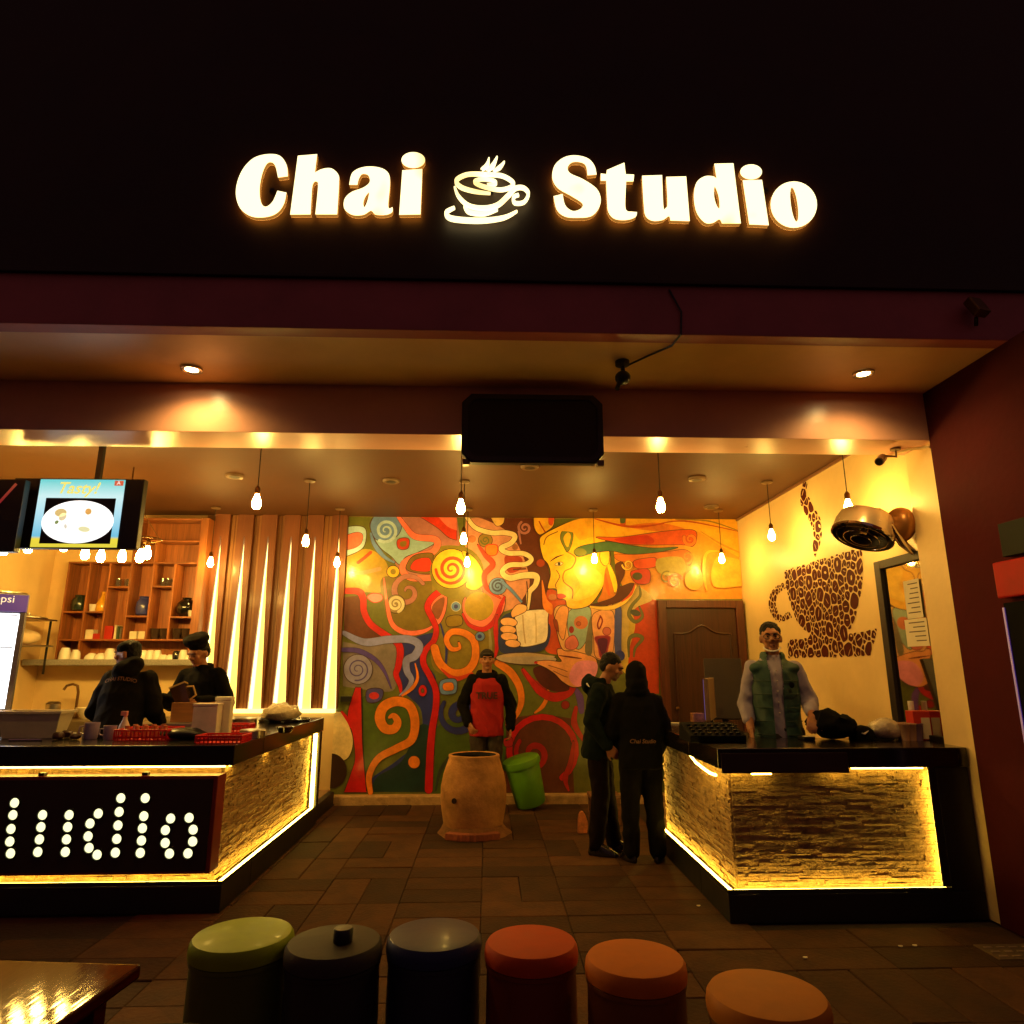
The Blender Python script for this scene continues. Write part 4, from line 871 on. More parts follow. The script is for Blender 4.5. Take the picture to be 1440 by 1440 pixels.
stl, str_ = ribbon(cr([(392,258),(378,310),(392,375),(428,440),(446,500),(438,570),(428,632)], False, 6), (22, 34, 58, 60, 52, 40, 16)); steam_p = [wmap(p) for p in stl+str_[::-1]]
rd = random.Random(11); dec = MB(); placed = []
def motif(c, r, k, rot):
    ca, sa = math.cos(rot), math.sin(rot)
    T = lambda pts: [(c[0]+r*(x*ca-y*sa), c[1]+r*(x*sa+y*ca)) for x, y in pts]
    add = lambda polys: dec.prism([T(q) for q in polys], lambda a, b, d: (XR-.003, a, b), 0)
    if k == 'bean':
        up = [(math.cos(t), .58*math.sin(t)) for t in [math.pi*i/10 for i in range(11)]]
        add([[(x, y+.07) for x, y in up]+[(-.5, .14), (0, .0), (.5, .16)]]); add([[(x, -y-.07) for x, y in up]+[(-.5, .0), (0, -.13), (.5, .02)]])
    elif k == 'cake':
        add([[(-.5, -.8), (.5, -.8), (.7, -.1), (-.7, -.1)]]); add([cr([(-.75, -.02, 1), (.75, -.02, 1), (.5, .45), (.1, .85), (-.4, .5)], True, 4)])
    elif k == 'leaf': add([cr([(-1, -.1, 1), (-.2, .5), (.6, .35), (1, 0, 1), (.5, -.4), (-.3, -.45)], True, 4)])
    elif k == 'heart': add([cr([(0, -.9, 1), (.8, .1), (.6, .75), (0, .45, 1), (-.6, .75), (-.8, .1)], True, 4)])
    elif k == 'star': add([[((1 if i % 2 == 0 else .45)*math.cos(i*math.pi/5), (1 if i % 2 == 0 else .45)*math.sin(i*math.pi/5)) for i in range(10)]])
    elif k == 'ring': add([ell(0, 0, .9, .9, 14), ell(0, 0, .38, .38, 10)[::-1]])
    else: add([ell(0, 0, .95, .75, 10)])
def vor(poly, seeds_, clipr, ghosts=()):
    cells = []
    for c in seeds_:
        P = [(c[0]+clipr*math.cos(a), c[1]+clipr*math.sin(a)) for a in [2*math.pi*k/12 for k in range(12)]]
        for q in list(seeds_)+list(ghosts):
            dx, dy = q[0]-c[0], q[1]-c[1]
            if q is c or dx*dx+dy*dy > 4*clipr*clipr: continue
            t0 = min(.85, max(.15, .5+(c[2]**2-q[2]**2)/(2*(dx*dx+dy*dy)))); mx, my = c[0]+dx*t0, c[1]+dy*t0; n_ = []
            for k in range(len(P)):
                a, b = P[k-1], P[k]; da = (a[0]-mx)*dx+(a[1]-my)*dy; db = (b[0]-mx)*dx+(b[1]-my)*dy
                if da < 0 <= db or db < 0 <= da: t_ = da/(da-db); n_.append((a[0]+(b[0]-a[0])*t_, a[1]+(b[1]-a[1])*t_))
                if db < 0: n_.append(b)
            P = n_
            if len(P) < 3: break
        if len(P) >= 3: cells.append((c, P))
    return cells
def fill_motifs(poly, radii):
    x0 = min(p[0] for p in poly); x1 = max(p[0] for p in poly); y0 = min(p[1] for p in poly); y1 = max(p[1] for p in poly); S_ = []
    for r, tries in radii:
        for _ in range(tries):
            c = (rd.uniform(x0, x1), rd.uniform(y0, y1), r)
            if all((c[0]-q[0])**2+(c[1]-q[1])**2 > ((r+q[2])*.9)**2 for q in S_) and inside(c[:2], poly) and edge_d(c[:2], poly) > r*.35: S_.append(c)
    G_ = []
    for k in range(len(poly)):
        a, b = poly[k-1], poly[k]; l = math.hypot(b[0]-a[0], b[1]-a[1]); m_ = max(1, int(l/.014))
        if l < 1e-4: continue
        for i in range(m_):
            t_ = (i+.5)/m_; nx, ny = -(b[1]-a[1])/l*.012, (b[0]-a[0])/l*.012; p = (a[0]+(b[0]-a[0])*t_, a[1]+(b[1]-a[1])*t_)
            g_ = (p[0]+nx, p[1]+ny); g_ = g_ if not inside(g_, poly) else (p[0]-nx, p[1]-ny); G_.append((*g_, .004))
    for c, P in vor(poly, S_, max(r for r, _ in radii)*1.7, G_):
        g = []; cx = sum(p[0] for p in P)/len(P); cy = sum(p[1] for p in P)/len(P)
        for p in P:
            q = p; k = 0
            while not inside(q, poly) and k < 12: q = (cx+(q[0]-cx)*.85, cy+(q[1]-cy)*.85); k += 1
            l = math.hypot(q[0]-cx, q[1]-cy) or 1; f = max(.4, 1-.009/l)*rd.uniform(.88, 1); g.append((cx+(q[0]-cx)*f, cy+(q[1]-cy)*f))
        g = [p for k, p in enumerate(g) if math.hypot(p[0]-g[k-1][0], p[1]-g[k-1][1]) > .006]
        if len(g) < 3: continue
        sh = cr(g, True, 3); to = lambda a, b, d: (XR-.003, a, b); l = max(math.hypot(p[0]-cx, p[1]-cy) for p in g)
        if l > .045:
            a = rd.uniform(0, 3.14); ca, sa = math.cos(a), math.sin(a); w_ = rd.choice((.13, .1, .3)); h_ = rd.choice((.5, .42)) if w_ < .2 else .3
            hole = [(cx+l*(x*ca-y*sa), cy+l*(x*sa+y*ca)) for x, y in cr([(-h_, -.04), (-.1, w_*.6), (h_, .06), (.1, -w_*.5)], True, 4)]
            if all(inside(p, sh) for p in hole): dec.prism([sh, hole], to, 0); continue
        dec.prism([sh], to, 0)
m_vin = M('dark red vinyl', (74, 12, 5), .7, var=.2, scale=9, spec=.2)
decal = thing('cup_decal', 'dark red cup and saucer decal made of beans on the right wall', 'wall decal', (XR, 6.9, 1.77))
for nm, poly, sizes in (('cup_motifs', cup_p, ((.085, 50), (.065, 160), (.046, 400), (.03, 900), (.019, 1500))), ('handle_motifs', hand_p, ((.045, 200), (.028, 400), (.017, 500))), ('steam_motifs', steam_p, ((.075, 80), (.045, 300), (.026, 500)))):
    dec = MB(); fill_motifs(poly, sizes); tag(dec.build(nm, m_vin, decal, clean=False), kind='stuff')

# ------------------------------------------------------------------ framed mirror with papers on the right wall
m_mir = M('mirror glass', (200, 190, 175), .03, 1, var=.02); m_frame = M('black frame wood', (22, 16, 14), .45)
mr_ = thing('wall_mirror', 'black framed mirror on the right wall behind the pillar', 'mirror', (XR-.02, 5.55, 1.15))
bx('glass', m_mir, mr_, XR-.02, XR-.004, 5.24, 5.80, 1.16, 2.52, 0)
mb = MB().box(XR-.05, XR-.003, 5.80, 5.89, 1.1, 2.60); mb.build('frame_stile', m_frame, mr_, bevel=.006); bx('frame_rail', m_frame, mr_, XR-.05, XR-.003, 5.22, 5.799, 2.525, 2.60, .006); bx('frame_rail', m_frame, mr_, XR-.05, XR-.003, 5.22, 5.799, 1.1, 1.159, .006)
def paper(u0, u1, v0, v1, lab, lines):
    a, b = at(u0, v0, x=XR-.03), at(u1, v1, x=XR-.03); y0, y1 = min(a.y, b.y), max(a.y, b.y); z0, z1 = min(a.z, b.z), max(a.z, b.z)
    t = thing('paper_sheet', lab, 'paper', (XR-.03, (y0+y1)/2, z0))
    MB().box(XR-.032, XR-.03, y0, y1, z0, z1).build('sheet', M('office paper', (226, 214, 186), .8, var=.05), t)
    for k in range(lines):
        z = z1-(k+.8)*(z1-z0)/(lines+1); MB().box(XR-.0335, XR-.0325, y0+.06*(y1-y0)+.01, y1-.02-rd.uniform(0, .4)*(y1-y0), z-.004, z+.004).build('printed_line', M('print ink', (96, 80, 66), .8), t)
paper(1270, 1299, 818, 868, 'long white receipt sheet taped in the mirror', 7); paper(1272, 1308, 872, 908, 'square notice with small print taped below the receipt', 5)

# ------------------------------------------------------------------ chrome wall fan
fc = at(1216, 742, x=3.17); ax = Vector((-.42, -.10, -.90)).normalized()
fm = Matrix.Translation(fc) @ ax.to_track_quat('Z', 'Y').to_matrix().to_4x4()
fan = thing('wall_fan', 'chrome drum fan tilted down from the right wall beside the pillar', 'fan', (XR, fc.y, fc.z))
MB().lathe([(.232, .1), (.24, .09), (.237, -.02), (.215, -.09), (.15, -.125), (.0, -.135)], 36, m=fm, close=False).build('drum', M('satin fan steel', (236, 212, 168), .25, .45, var=.05), fan, smooth=True)
MB().lathe([(.23, .098), (.222, -.02), (.15, -.10), (0, -.11)], 30, m=fm, close=False).build('dark_liner', M('fan liner', (34, 24, 18), .4), fan, smooth=True)
MB().lathe([(.233, .102), (.244, .095), (.246, .075), (.236, .07)], 36, m=fm, close=False).build('rolled_rim', m_chrome, fan, smooth=True)
for k in range(4):
    mm = fm @ Matrix.Rotation(k*math.pi/2, 4, 'Z')
    MB().prism([cr([(.03, -.02, 1), (.1, -.07), (.17, -.05), (.175, .03), (.1, .03), (.03, .02, 1)], True, 4)], lambda a, b, d: tuple(mm @ Vector((a, b, b*.5+.02+d))), .004).build('blade', M('fan blade grey', (70, 55, 42), .4), fan)
MB().lathe([(0, .06), (.03, .055), (.04, .03), (.04, -.05)], 16, m=fm).build('hub', m_chrome, fan, smooth=True)
for k in range(3): MB().tube([tuple(fm @ Vector((.205*(1-.03*k)-.06*k, 0, .1)))]+[tuple(fm @ Vector(((.2-.06*k)*math.cos(a), (.2-.06*k)*math.sin(a), .1+.012*k))) for a in [2*math.pi*i/24 for i in range(25)]], .003, 5).build('guard_ring', m_chrome, fan, smooth=True)
mo = at(1266, 738, x=3.40)
MB().ball(tuple(mo), (.10, .15, .145), 22, 16).build('motor_housing', M('bronze motor housing', (176, 120, 60), .35, .5), fan, smooth=True)
q0 = fm @ Vector((0, 0, -.12))
MB().tube([tuple(q0), tuple((q0*2+mo)/3+Vector((0, 0, .05))), tuple((q0+mo*2)/3+Vector((0, 0, .02))), tuple(mo)], [.05, .045, .045, .05], 12).build('neck', M('satin fan steel', (236, 212, 168), .25, .45), fan, smooth=True)
MB().tube([tuple(fm @ Vector((.2, .1, .0))), tuple(mo+Vector((-.12, -.06, -.02))), tuple(mo+Vector((-.03, -.04, -.16))), (XR-.03, mo.y, mo.z-.24)], [.012, .03, .035, .025], 10).build('bracket_arm', m_chrome, fan, smooth=True)
bx('wall_plate', m_steel, fan, XR-.02, XR-.001, mo.y-.08, mo.y+.08, mo.z-.3, mo.z+.1, .006)
# ------------------------------------------------------------------ people
def remesh(mb, name, mat, parent, voxel, smooth_it=2, folds=0, fscale=9, seed=0, cut=None):
    """weld overlapping closed shells into one continuous skin"""
    me = bpy.data.meshes.new(name); me.from_pydata([tuple(v) for v in mb.v], [], mb.f)
    bm = bmesh.new(); bm.from_mesh(me); bmesh.ops.recalc_face_normals(bm, faces=bm.faces); bm.to_mesh(me); bm.free()
    o = bpy.data.objects.new('tmp', me); col.objects.link(o)
    md = o.modifiers.new('r', 'REMESH'); md.mode = 'VOXEL'; md.voxel_size = voxel; md.use_smooth_shade = True
    sm = o.modifiers.new('s', 'SMOOTH'); sm.factor = .5; sm.iterations = smooth_it
    m2 = bpy.data.meshes.new_from_object(o.evaluated_get(bpy.context.evaluated_depsgraph_get()))
    bpy.data.objects.remove(o); bpy.data.meshes.remove(me); m2.name = name
    if folds:
        off = Vector((seed*7.3, seed*3.1, 0)); ns = [v.normal.copy() for v in m2.vertices]
        for v, n in zip(m2.vertices, ns):
            p = v.co; q = Vector((p.x*fscale, p.y*fscale, p.z*fscale*.8))+off
            a = 1-abs(noise.noise(q+Vector((p.z*3, 0, p.x*4)))*2); b = noise.noise(q*2.3)
            v.co += n*((a-.5)*folds+b*folds*.4)
    if cut:
        bm = bmesh.new(); bm.from_mesh(m2); bmesh.ops.delete(bm, geom=[v for v in bm.verts if cut(v.co)], context='VERTS'); bm.to_mesh(m2); bm.free()
    m2.shade_smooth(); m2.materials.clear(); m2.materials.append(mat)
    ob = bpy.data.objects.new(name, m2); col.objects.link(ob); ob.parent = parent; return ob
def lerp(a, b, t): return tuple(a[i]+(b[i]-a[i])*t for i in range(3))
def limb(mb, joints, radii, n=12):
    """tapered chain, finely sampled so that bends stay round"""
    pts = []; rs = []
    for i in range(len(joints)-1):
        for k in range(5): pts.append(lerp(joints[i], joints[i+1], k/5)); rs.append(radii[i]+(radii[i+1]-radii[i])*k/5)
    pts.append(joints[-1]); rs.append(radii[-1])
    mb.tube(pts, rs, n)
    for j, r in zip(joints, radii): mb.ball(j, r, 12, 8)
def hand(mb, wrist, direction, palm, side, curl=.5):
    """palm with four unequal fingers and a thumb on the side of the palm"""
    w = Vector(wrist); d = Vector(direction).normalized(); n = Vector(palm).normalized(); n = (n-d*n.dot(d)).normalized(); a = d.cross(n)*side
    for k in range(4): mb.tube([tuple(w+a*(k-1.5)*.019), tuple(w+d*.085+a*(k-1.5)*.021)], [.014, .013], 8)
    for k, l in enumerate((.068, .078, .072, .056)):
        b = w+d*.085+a*(k-1.5)*.021; c1 = curl*.9; p = [b]; ang = 0
        for s in (.45, .32, .23):
            ang += c1; p.append(p[-1]+(d*math.cos(ang)+n*math.sin(ang))*l*s)
        mb.tube([tuple(q) for q in p], [.0105, .0098, .0088, .007], 8); mb.ball(tuple(p[-1]), .0078, 8, 6)
    b = w+d*.02-a*.03; t = (d*.75-a*.7+n*.35).normalized()
    mb.tube([tuple(b), tuple(b+t*.04), tuple(b+t*.06+d*.018), tuple(b+t*.062+d*.036)], [.014, .0125, .0105, .0085], 8)
SKIN = M('brown skin', (158, 102, 68), .5, var=.1, scale=20); HAIR = M('black hair', (11, 8, 7), .6, spec=.25, var=.4, scale=60, bump=.5, bscale=120)
EYEW = M('eye white', (136, 112, 94), .4); EYED = M('dark iris', (20, 12, 8), .2); LIPS = M('lips', (128, 66, 52), .5)
def person(label, loc, rz, H, arms, legs, top, trousers, group=None, lean=0, head=(0, 0, 0), bulk=.03, face=True, hairmat=None, sleeve=None, hood=None, shoes=None, curls=(.6, .6), seed=1, shirt=None, headoff=(0, 0, 0), sleeve_end=1.0, slim=1.0):
    """arms: two (elbow, wrist, hand direction, palm normal); legs: two (hip, knee, ankle, toe yaw); local metres for a 1.74 m body facing -Y"""
    s = H/1.74; t = thing('person', label, 'person', loc, rz, group); t.scale = (s, s, s)
    piv = Vector((0, 0, .95)); Lm = Matrix.Translation(piv) @ Matrix.Rotation(lean, 4, 'X') @ Matrix.Translation(-piv)
    L3 = lambda p: tuple(Lm @ Vector(p))
    neck = Vector(L3((0, .005, 1.47)))
    Hm = Matrix.Translation(neck+Vector(headoff)) @ Euler((head[0], head[1], head[2]), 'XYZ').to_matrix().to_4x4() @ Matrix.Translation((0, -.005, -1.47))
    body = MB()
    body.rings([(0, .0, .86, .15, .095), (0, .0, .95, .155, .1), (0, -.005, 1.08, .135, .09), (0, 0, 1.22, .155, .1), (0, 0, 1.36, .165, .1), (0, .005, 1.43, .14, .08), (0, .005, 1.47, .075, .06)], m=Lm)
    body.tube([L3((0, .01, 1.42)), tuple(Hm @ Vector((0, -.0, 1.58)))], [.062, .052], 14)
    hd = [((0, .008, 1.648), (.075, .094, .1)), ((0, -.028, 1.583), (.056, .062, .058)), ((0, -.06, 1.612), (.05, .04, .06)), ((0, -.07, 1.546), (.026, .026, .02)), ((0, -.078, 1.672), (.055, .022, .02))]
    for c, r in hd: body.ball(c, r, 20, 14, m=Hm)
    body.tube([(0, -.088, 1.662), (0, -.104, 1.632), (0, -.114, 1.615)], [.009, .013, .016], 8, m=Hm)
    for sx in (-1, 1):
        body.ball((sx*.016, -.1, 1.614), (.011, .012, .009), 8, 6, m=Hm); body.ball((sx*.077, .012, 1.622), (.012, .022, .034), 10, 8, m=Hm); body.ball((sx*.04, -.072, 1.618), (.024, .022, .022), 10, 8, m=Hm)
    sh = [L3((-.165, .0, 1.405)), L3((.165, .0, 1.405))]
    for i, (el, wr, hdir, pal) in enumerate(arms):
        limb(body, [sh[i], el, wr], [.05, .042, .03]); hand(body, wr, hdir, pal, 1 if i == 0 else -1, curls[i])
    for hip, kn, an, yaw in legs:
        limb(body, [hip, kn, an], [.085, .06, .042])
        fy = Vector((math.sin(yaw), -math.cos(yaw), 0)); body.tube([an, tuple(Vector(an)+fy*.06-Vector((0, 0, .03))), tuple(Vector(an)+fy*.14-Vector((0, 0, .045)))], [.042, .038, .028], 10)
    bo = remesh(body, 'body', SKIN, t, .0085, 2)
    # top garment
    g = MB(); k = bulk
    g.rings([(0, .0, .80, .165+k*.8, .115+k), (0, .0, .86, .17+k*.9, .12+k), (0, 0, .98, .16+k, .11+k), (0, -.005, 1.1, .155+k, .105+k), (0, 0, 1.24, .165+k, .11+k), (0, 0, 1.36, .168+k*.8, .105+k*.8), (0, .005, 1.43, .135+k*.5, .085+k*.5), (0, .008, 1.475, .078, .066)], m=Lm)
    sl_ = MB() if sleeve else g
    for i, (el, wr, hdir, pal) in enumerate(arms):
        cuff = lerp(el, wr, .93*sleeve_end) if sleeve_end > .5 else lerp(el, wr, sleeve_end)
        shs = (sh[i][0]*.97, sh[i][1], sh[i][2]-.008)
        limb(sl_, [shs, el, cuff], [(.05 if shirt else .066)+k*.5, .054+k*.5, .042+k*.35]); sl_.ball(lerp(shs, (0, shs[1], shs[2]), .22), (.05 if shirt else .072)+k*.3)
    if shirt:
        for sx in (-1, 1): g.ball(L3((sx*.12, 0, 1.392)), (.088, .1, .054), 16, 12)
    if hood == 'up':
        for c, r in (((0, .03, 1.645), (.105, .125, .135)), ((0, .045, 1.55), (.105, .105, .1)), ((0, .03, 1.48), (.12, .1, .07))): g.ball(c, r, 20, 14, m=Hm)
    if hood == 'down':
        for a in range(-8, 9):
            q = a/8*2.25; g.ball(L3((.10*math.sin(q), .045+.085*math.cos(q), 1.475-.03*math.cos(q)*0+.012*math.cos(2*q))), (.042, .042, .05), 10, 8)
        g.ball(L3((0, .145, 1.43)), (.1, .05, .085), 14, 10)
    if hood == 'collar':
        for a in range(20):
            q = a/20*2*math.pi; g.ball(L3((.074*math.sin(q), .01+.07*math.cos(q), 1.485)), (.022, .022, .04), 8, 6)
    g_o = remesh(g, 'jacket', top, t, .0115, 3, .011, 8, seed, cut=(lambda p: shirt and p.y < 0 and abs(p.x-.004) < .034+.05*max(0, (p.z-1.2))) if shirt else None)
    if sleeve: remesh(sl_, 'sleeves', sleeve, t, .0115, 3, .012, 10, seed+3)
    if shirt:
        q = MB(); q.rings([(0, .0, .82, .16, .115), (0, 0, .98, .16, .118), (0, -.005, 1.1, .155, .113), (0, 0, 1.24, .165, .118), (0, 0, 1.36, .168, .108), (0, .005, 1.43, .135, .085), (0, .006, 1.50, .066, .062)], m=Lm)
        remesh(q, 'shirt', shirt, t, .012, 2, .005, 11, seed+5)
        bt = MB()
        for z in (1.38, 1.3, 1.22, 1.14, 1.06): bt.ball(L3((.004, -.126, z)), .006, 8, 6)
        bt.build('shirt_buttons', M('pale button', (190, 180, 170), .4), t, smooth=True, world=False)
    # trousers
    tr = MB(); tr.rings([(0, .0, .80, .155, .112), (0, .0, .9, .168, .118), (0, 0, .99, .155, .108), (0, 0, 1.02, .15, .104)])
    for hip, kn, an, yaw in legs:
        limb(tr, [hip, kn, (an[0], an[1]+.005, an[2]+.01)], [.105*slim, .083*slim, .07*slim])
    remesh(tr, 'trousers', trousers, t, .0115, 3, .01, 8, seed+9)
    # shoes
    for hip, kn, an, yaw in legs:
        mm = Matrix.Translation((an[0], an[1], 0)) @ Matrix.Rotation(yaw, 4, 'Z')
        q = MB(); q.rings([(0, -.06, .0, .044, .135), (0, -.06, .02, .048, .14), (0, -.05, .05, .044, .125), (0, -.02, .085, .042, .075), (0, .01, .11, .045, .05)], 20, m=mm)
        remesh(q, 'shoe', shoes or M('black shoe leather', (18, 14, 13), .22, coat=.5), t, .009, 2)
    # hair and face details
    hm = hairmat or HAIR
    if hood != 'up':
        q = MB(); q.ball((0, .026, 1.682), (.081, .097, .082), 20, 14, m=Hm); q.ball((0, .05, 1.645), (.079, .07, .085), 18, 12, m=Hm); remesh(q, 'hair', hm, t, .009, 1, .006, 40, seed)
    if face:
        q = MB()
        for sx in (-1, 1): q.ball((sx*.031, -.086, 1.644), (.0115, .007, .005), 10, 8, m=Hm)
        q.build('eyes', EYEW, t, smooth=True, world=False)
        q = MB()
        for sx in (-1, 1): q.ball((sx*.031, -.091, 1.644), (.0062, .004, .0052), 10, 8, m=Hm)
        q.build('irises', EYED, t, smooth=True, world=False)
        q = MB()
        for sx in (-1, 1): q.tube([(sx*.014, -.1, 1.664), (sx*.03, -.1, 1.67), (sx*.05, -.088, 1.664)], [.004, .005, .003], 6, m=Hm)
        q.build('eyebrows', HAIR, t, smooth=True, world=False)
        q = MB(); q.tube([(-.022, -.088, 1.577), (-.008, -.096, 1.58), (.008, -.096, 1.58), (.022, -.088, 1.577)], [.003, .006, .006, .003], 6, m=Hm); q.tube([(-.02, -.087, 1.572), (0, -.095, 1.569), (.02, -.087, 1.572)], [.003, .0065, .003], 6, m=Hm); q.build('lips', LIPS, t, smooth=True, world=False)
    return t, Hm, Lm
STAND = (((-.09, 0, .9), (-.1, -.01, .5), (-.105, .01, .085), -.25), ((.09, 0, .9), (.1, -.01, .5), (.105, .01, .085), .25))
def wrap_text(body, size, parent, mat, cz, rx, ry, front=True, Lm=Matrix(), name='print', arc=0, shear=0):
    v_, f_ = text_mesh(body, size, shear, bold=.004 if front else .001); q = []
    for x, y, z in v_:
        r = math.sqrt(max(.05, 1-(x/rx)**2))*ry
        q.append(tuple(Lm @ Vector((x, -r, cz+y-arc*x*x) if front else (-x, r, cz+y-arc*x*x))))
    return MB().add(q, f_).build(name, mat, parent, world=False, clean=False)
BLACKC = M('black cotton', (12, 10, 9), .95, var=.3, scale=30, spec=.12); BLACKC2 = M('faded black cotton', (17, 14, 12), .95, var=.3, scale=25, spec=.12)
PRINT = M('pale print', (120, 84, 60), .8)
# A: man in the red hoodie against the mural
yA = 8.62; pA = at(685, 912, y=yA); HA = pA.z*.985
arms = [((-.275, .03, 1.13), (-.2, -.1, .93), (.5, -.35, -.7), (.6, .4, 0)), ((.275, .02, 1.13), (.27, -.04, .88), (.0, -.15, -1), (-1, 0, 0))]
pr, Hm, Lm = person('man in a red and black hoodie standing behind the clay oven', (pA.x, yA, 0), 0, HA, arms, STAND, M('red fleece', (150, 8, 14), .9, var=.12, scale=25), M('camouflage trousers', (48, 36, 26), .85, var=.6, scale=14, dark=(22, 16, 12)), head=(.05, 0, .05), bulk=.036, sleeve=BLACKC, seed=2, hood=None)
q = MB()
for a in range(24):
    t_ = a/24*2*math.pi; q.ball((.1*math.sin(t_), .02+.09*math.cos(t_), 1.47+.02*math.cos(t_)), (.035, .035, .045), 10, 8)
remesh(q, 'hood', BLACKC, pr, .011, 3, .005)
wrap_text('TRUE', .1, pr, M('faded chest print', (70, 22, 14), .8), 1.21, .215, .158)
q = MB(); q.ball((0, .012, 1.69), (.086, .1, .07), 18, 12, m=Hm); q.ball((0, -.075, 1.7), (.06, .05, .018), 14, 8, m=Hm); remesh(q, 'knit_cap', M('dark wool', (26, 18, 14), .9), pr, .009, 2)
# B: man looking down, dark green hoodie
fB = at(846, 1200, z=0); hB = at(852, 923, y=fB.y).z
arms = [((-.235, .03, 1.14), (-.22, -.12, .92), (.1, -.6, -.6), (.7, 0, 0)), ((.235, .02, 1.14), (.2, -.14, .93), (-.1, -.6, -.6), (-.7, 0, 0))]
legs = (((-.085, 0, .9), (-.085, -.02, .5), (-.09, .03, .085), -.12), ((.085, 0, .9), (.09, -.04, .5), (.09, -.1, .085), .15))
pr, Hm, Lm = person('man in dark green hoodie looking down beside the hooded man', (fB.x, fB.y, 0), R(72), hB*1.02, arms, legs, M('dark green fleece', (16, 25, 22), .95, var=.25, scale=20, spec=.12), M('maroon dark trousers', (22, 11, 10), .95, spec=.12), lean=R(6), head=(R(26), 0, 0), bulk=.03, hood='down', seed=4, headoff=(0, -.015, -.005))
q = MB().tube([(-.12, .10, 1.42), (-.1, .125, 1.445), (-.06, .15, 1.47)], [.004, .012, .008], 6, m=Lm); q.build('pale_logo', M('logo white', (220, 210, 200), .6), pr, world=False)
# C: hooded man seen from behind
fC = at(906, 1212, z=0); hC = at(900, 927, y=fC.y).z
arms = [((-.255, -.02, 1.13), (-.2, -.14, .92), (.3, -.6, -.5), (.7, 0, 0)), ((.255, -.03, 1.13), (.2, -.2, .95), (-.3, -.7, -.3), (-.7, 0, 0))]
legs = (((-.095, 0, .9), (-.11, -.01, .5), (-.125, .02, .085), -.4), ((.095, 0, .9), (.1, -.02, .5), (.115, .0, .085), .35))
pr, Hm, Lm = person('man in black with hood up seen from behind at the till counter', (fC.x, fC.y, 0), R(180), hC*.97, arms, legs, BLACKC, BLACKC2, lean=R(3), head=(R(12), 0, R(-6)), bulk=.045, hood='up', face=False, seed=6, slim=1.08)
wrap_text('Chai Studio', .052, pr, PRINT, 1.03, .21, .172, False, Lm, shear=.2)
# D: cashier
yD = 5.82; pD = at(1082, 878, y=yD); zD = .17
arms = [((-.225, .02, 1.12), (-.215, -.12, .93), (.0, -.6, -.7), (.7, 0, 0)), ((.245, .0, 1.14), (.22, -.22, 1.03), (-.2, -.8, -.35), (-.3, 0, -.8))]
pr, Hm, Lm = person('cashier with glasses in green vest and lilac shirt behind the till', (pD.x, yD, zD), R(-15), pD.z-zD, arms, STAND, M('teal quilted nylon', (42, 74, 64), .6, var=.12, scale=14), M('grey trousers', (50, 46, 44), .85), head=(.06, 0, -.04), bulk=.022, sleeve=M('lilac shirt cotton', (160, 150, 170), .8, var=.08, scale=20), shirt=M('lilac shirt cotton', (160, 150, 170), .8), seed=8, hood='collar', sleeve_end=.62)
q = MB()
for sx in (-1, 1): q.tube([(sx*.034+.027*math.cos(a), -.104+.01*abs(math.cos(a)), 1.645+.019*math.sin(a)) for a in [2*math.pi*i/18 for i in range(19)]], .0028, 6, cap=False, m=Hm); q.tube([(sx*.06, -.096, 1.65), (sx*.08, 0, 1.65)], .0025, 6, m=Hm)
q.tube([(-.008, -.112, 1.65), (.008, -.112, 1.65)], .0025, 6, m=Hm); q.build('glasses', M('dark spectacle frame', (24, 16, 14), .3), pr, smooth=True, world=False)
q = MB()
q.tube([(.062*math.sin(a), -.03-.07*math.cos(a)*1.0, 1.532+.03*(1-math.cos(a))) for a in [-1.6+3.2*i/16 for i in range(17)]], [.002]+[.0065]*15+[.002], 8, m=Hm); q.build('lowered_face_mask', M('mask white', (226, 222, 220), .8), pr, smooth=True, world=False)
q = MB().ball((.105, -.138, 1.27), (.02, .006, .022), 14, 8, m=Lm); q.build('chest_badge', BLACKC, pr, smooth=True, world=False)
q = MB()
for z in (.9, 1.0, 1.1, 1.2, 1.3):
    for sx in (-1, 1): q.tube([(sx*.05, -.142 if z < 1.25 else -.136, z), (sx*.12, -.12 if z < 1.25 else -.114, z), (sx*.17, -.07, z)], .004, 6, m=Lm)
q.build('quilt_seams', M('seam green', (36, 60, 48), .6), pr, world=False)
# E: cook from behind
yE = 6.28; pE = at(178, 898, y=yE); zE = .16
arms = [((-.265, -.1, 1.12), (-.23, -.3, 1.0), (.2, -1, -.2), (0, 0, -1)), ((.265, -.1, 1.12), (.23, -.3, 1.0), (-.2, -1, -.2), (0, 0, -1))]
pr, Hm, Lm = person('cook in black hooded top bent over the bar with face turned left', (pE.x, yE, zE), R(178), (pE.z-zE)*1.0, arms, STAND, BLACKC2, BLACKC, lean=R(17), head=(R(8), 0, R(90)), bulk=.045, hood=None, seed=10, headoff=(.045, -.03, -.005))
q = MB()
for c, r in (((0, .1, 1.46), (.125, .075, .09)), ((-.04, .085, 1.51), (.1, .07, .08))): q.ball(c, r, 18, 12, m=Lm)
remesh(q, 'hood', BLACKC2, pr, .012, 3, .006)
wrap_text('CHAI STUDIO', .045, pr, PRINT, 1.355, .235, .155, False, Lm, arc=.9)
q = MB(); q.ball((0, .01, 1.69), (.086, .102, .07), 18, 12, m=Hm); remesh(q, 'skull_cap', BLACKC, pr, .01, 1)
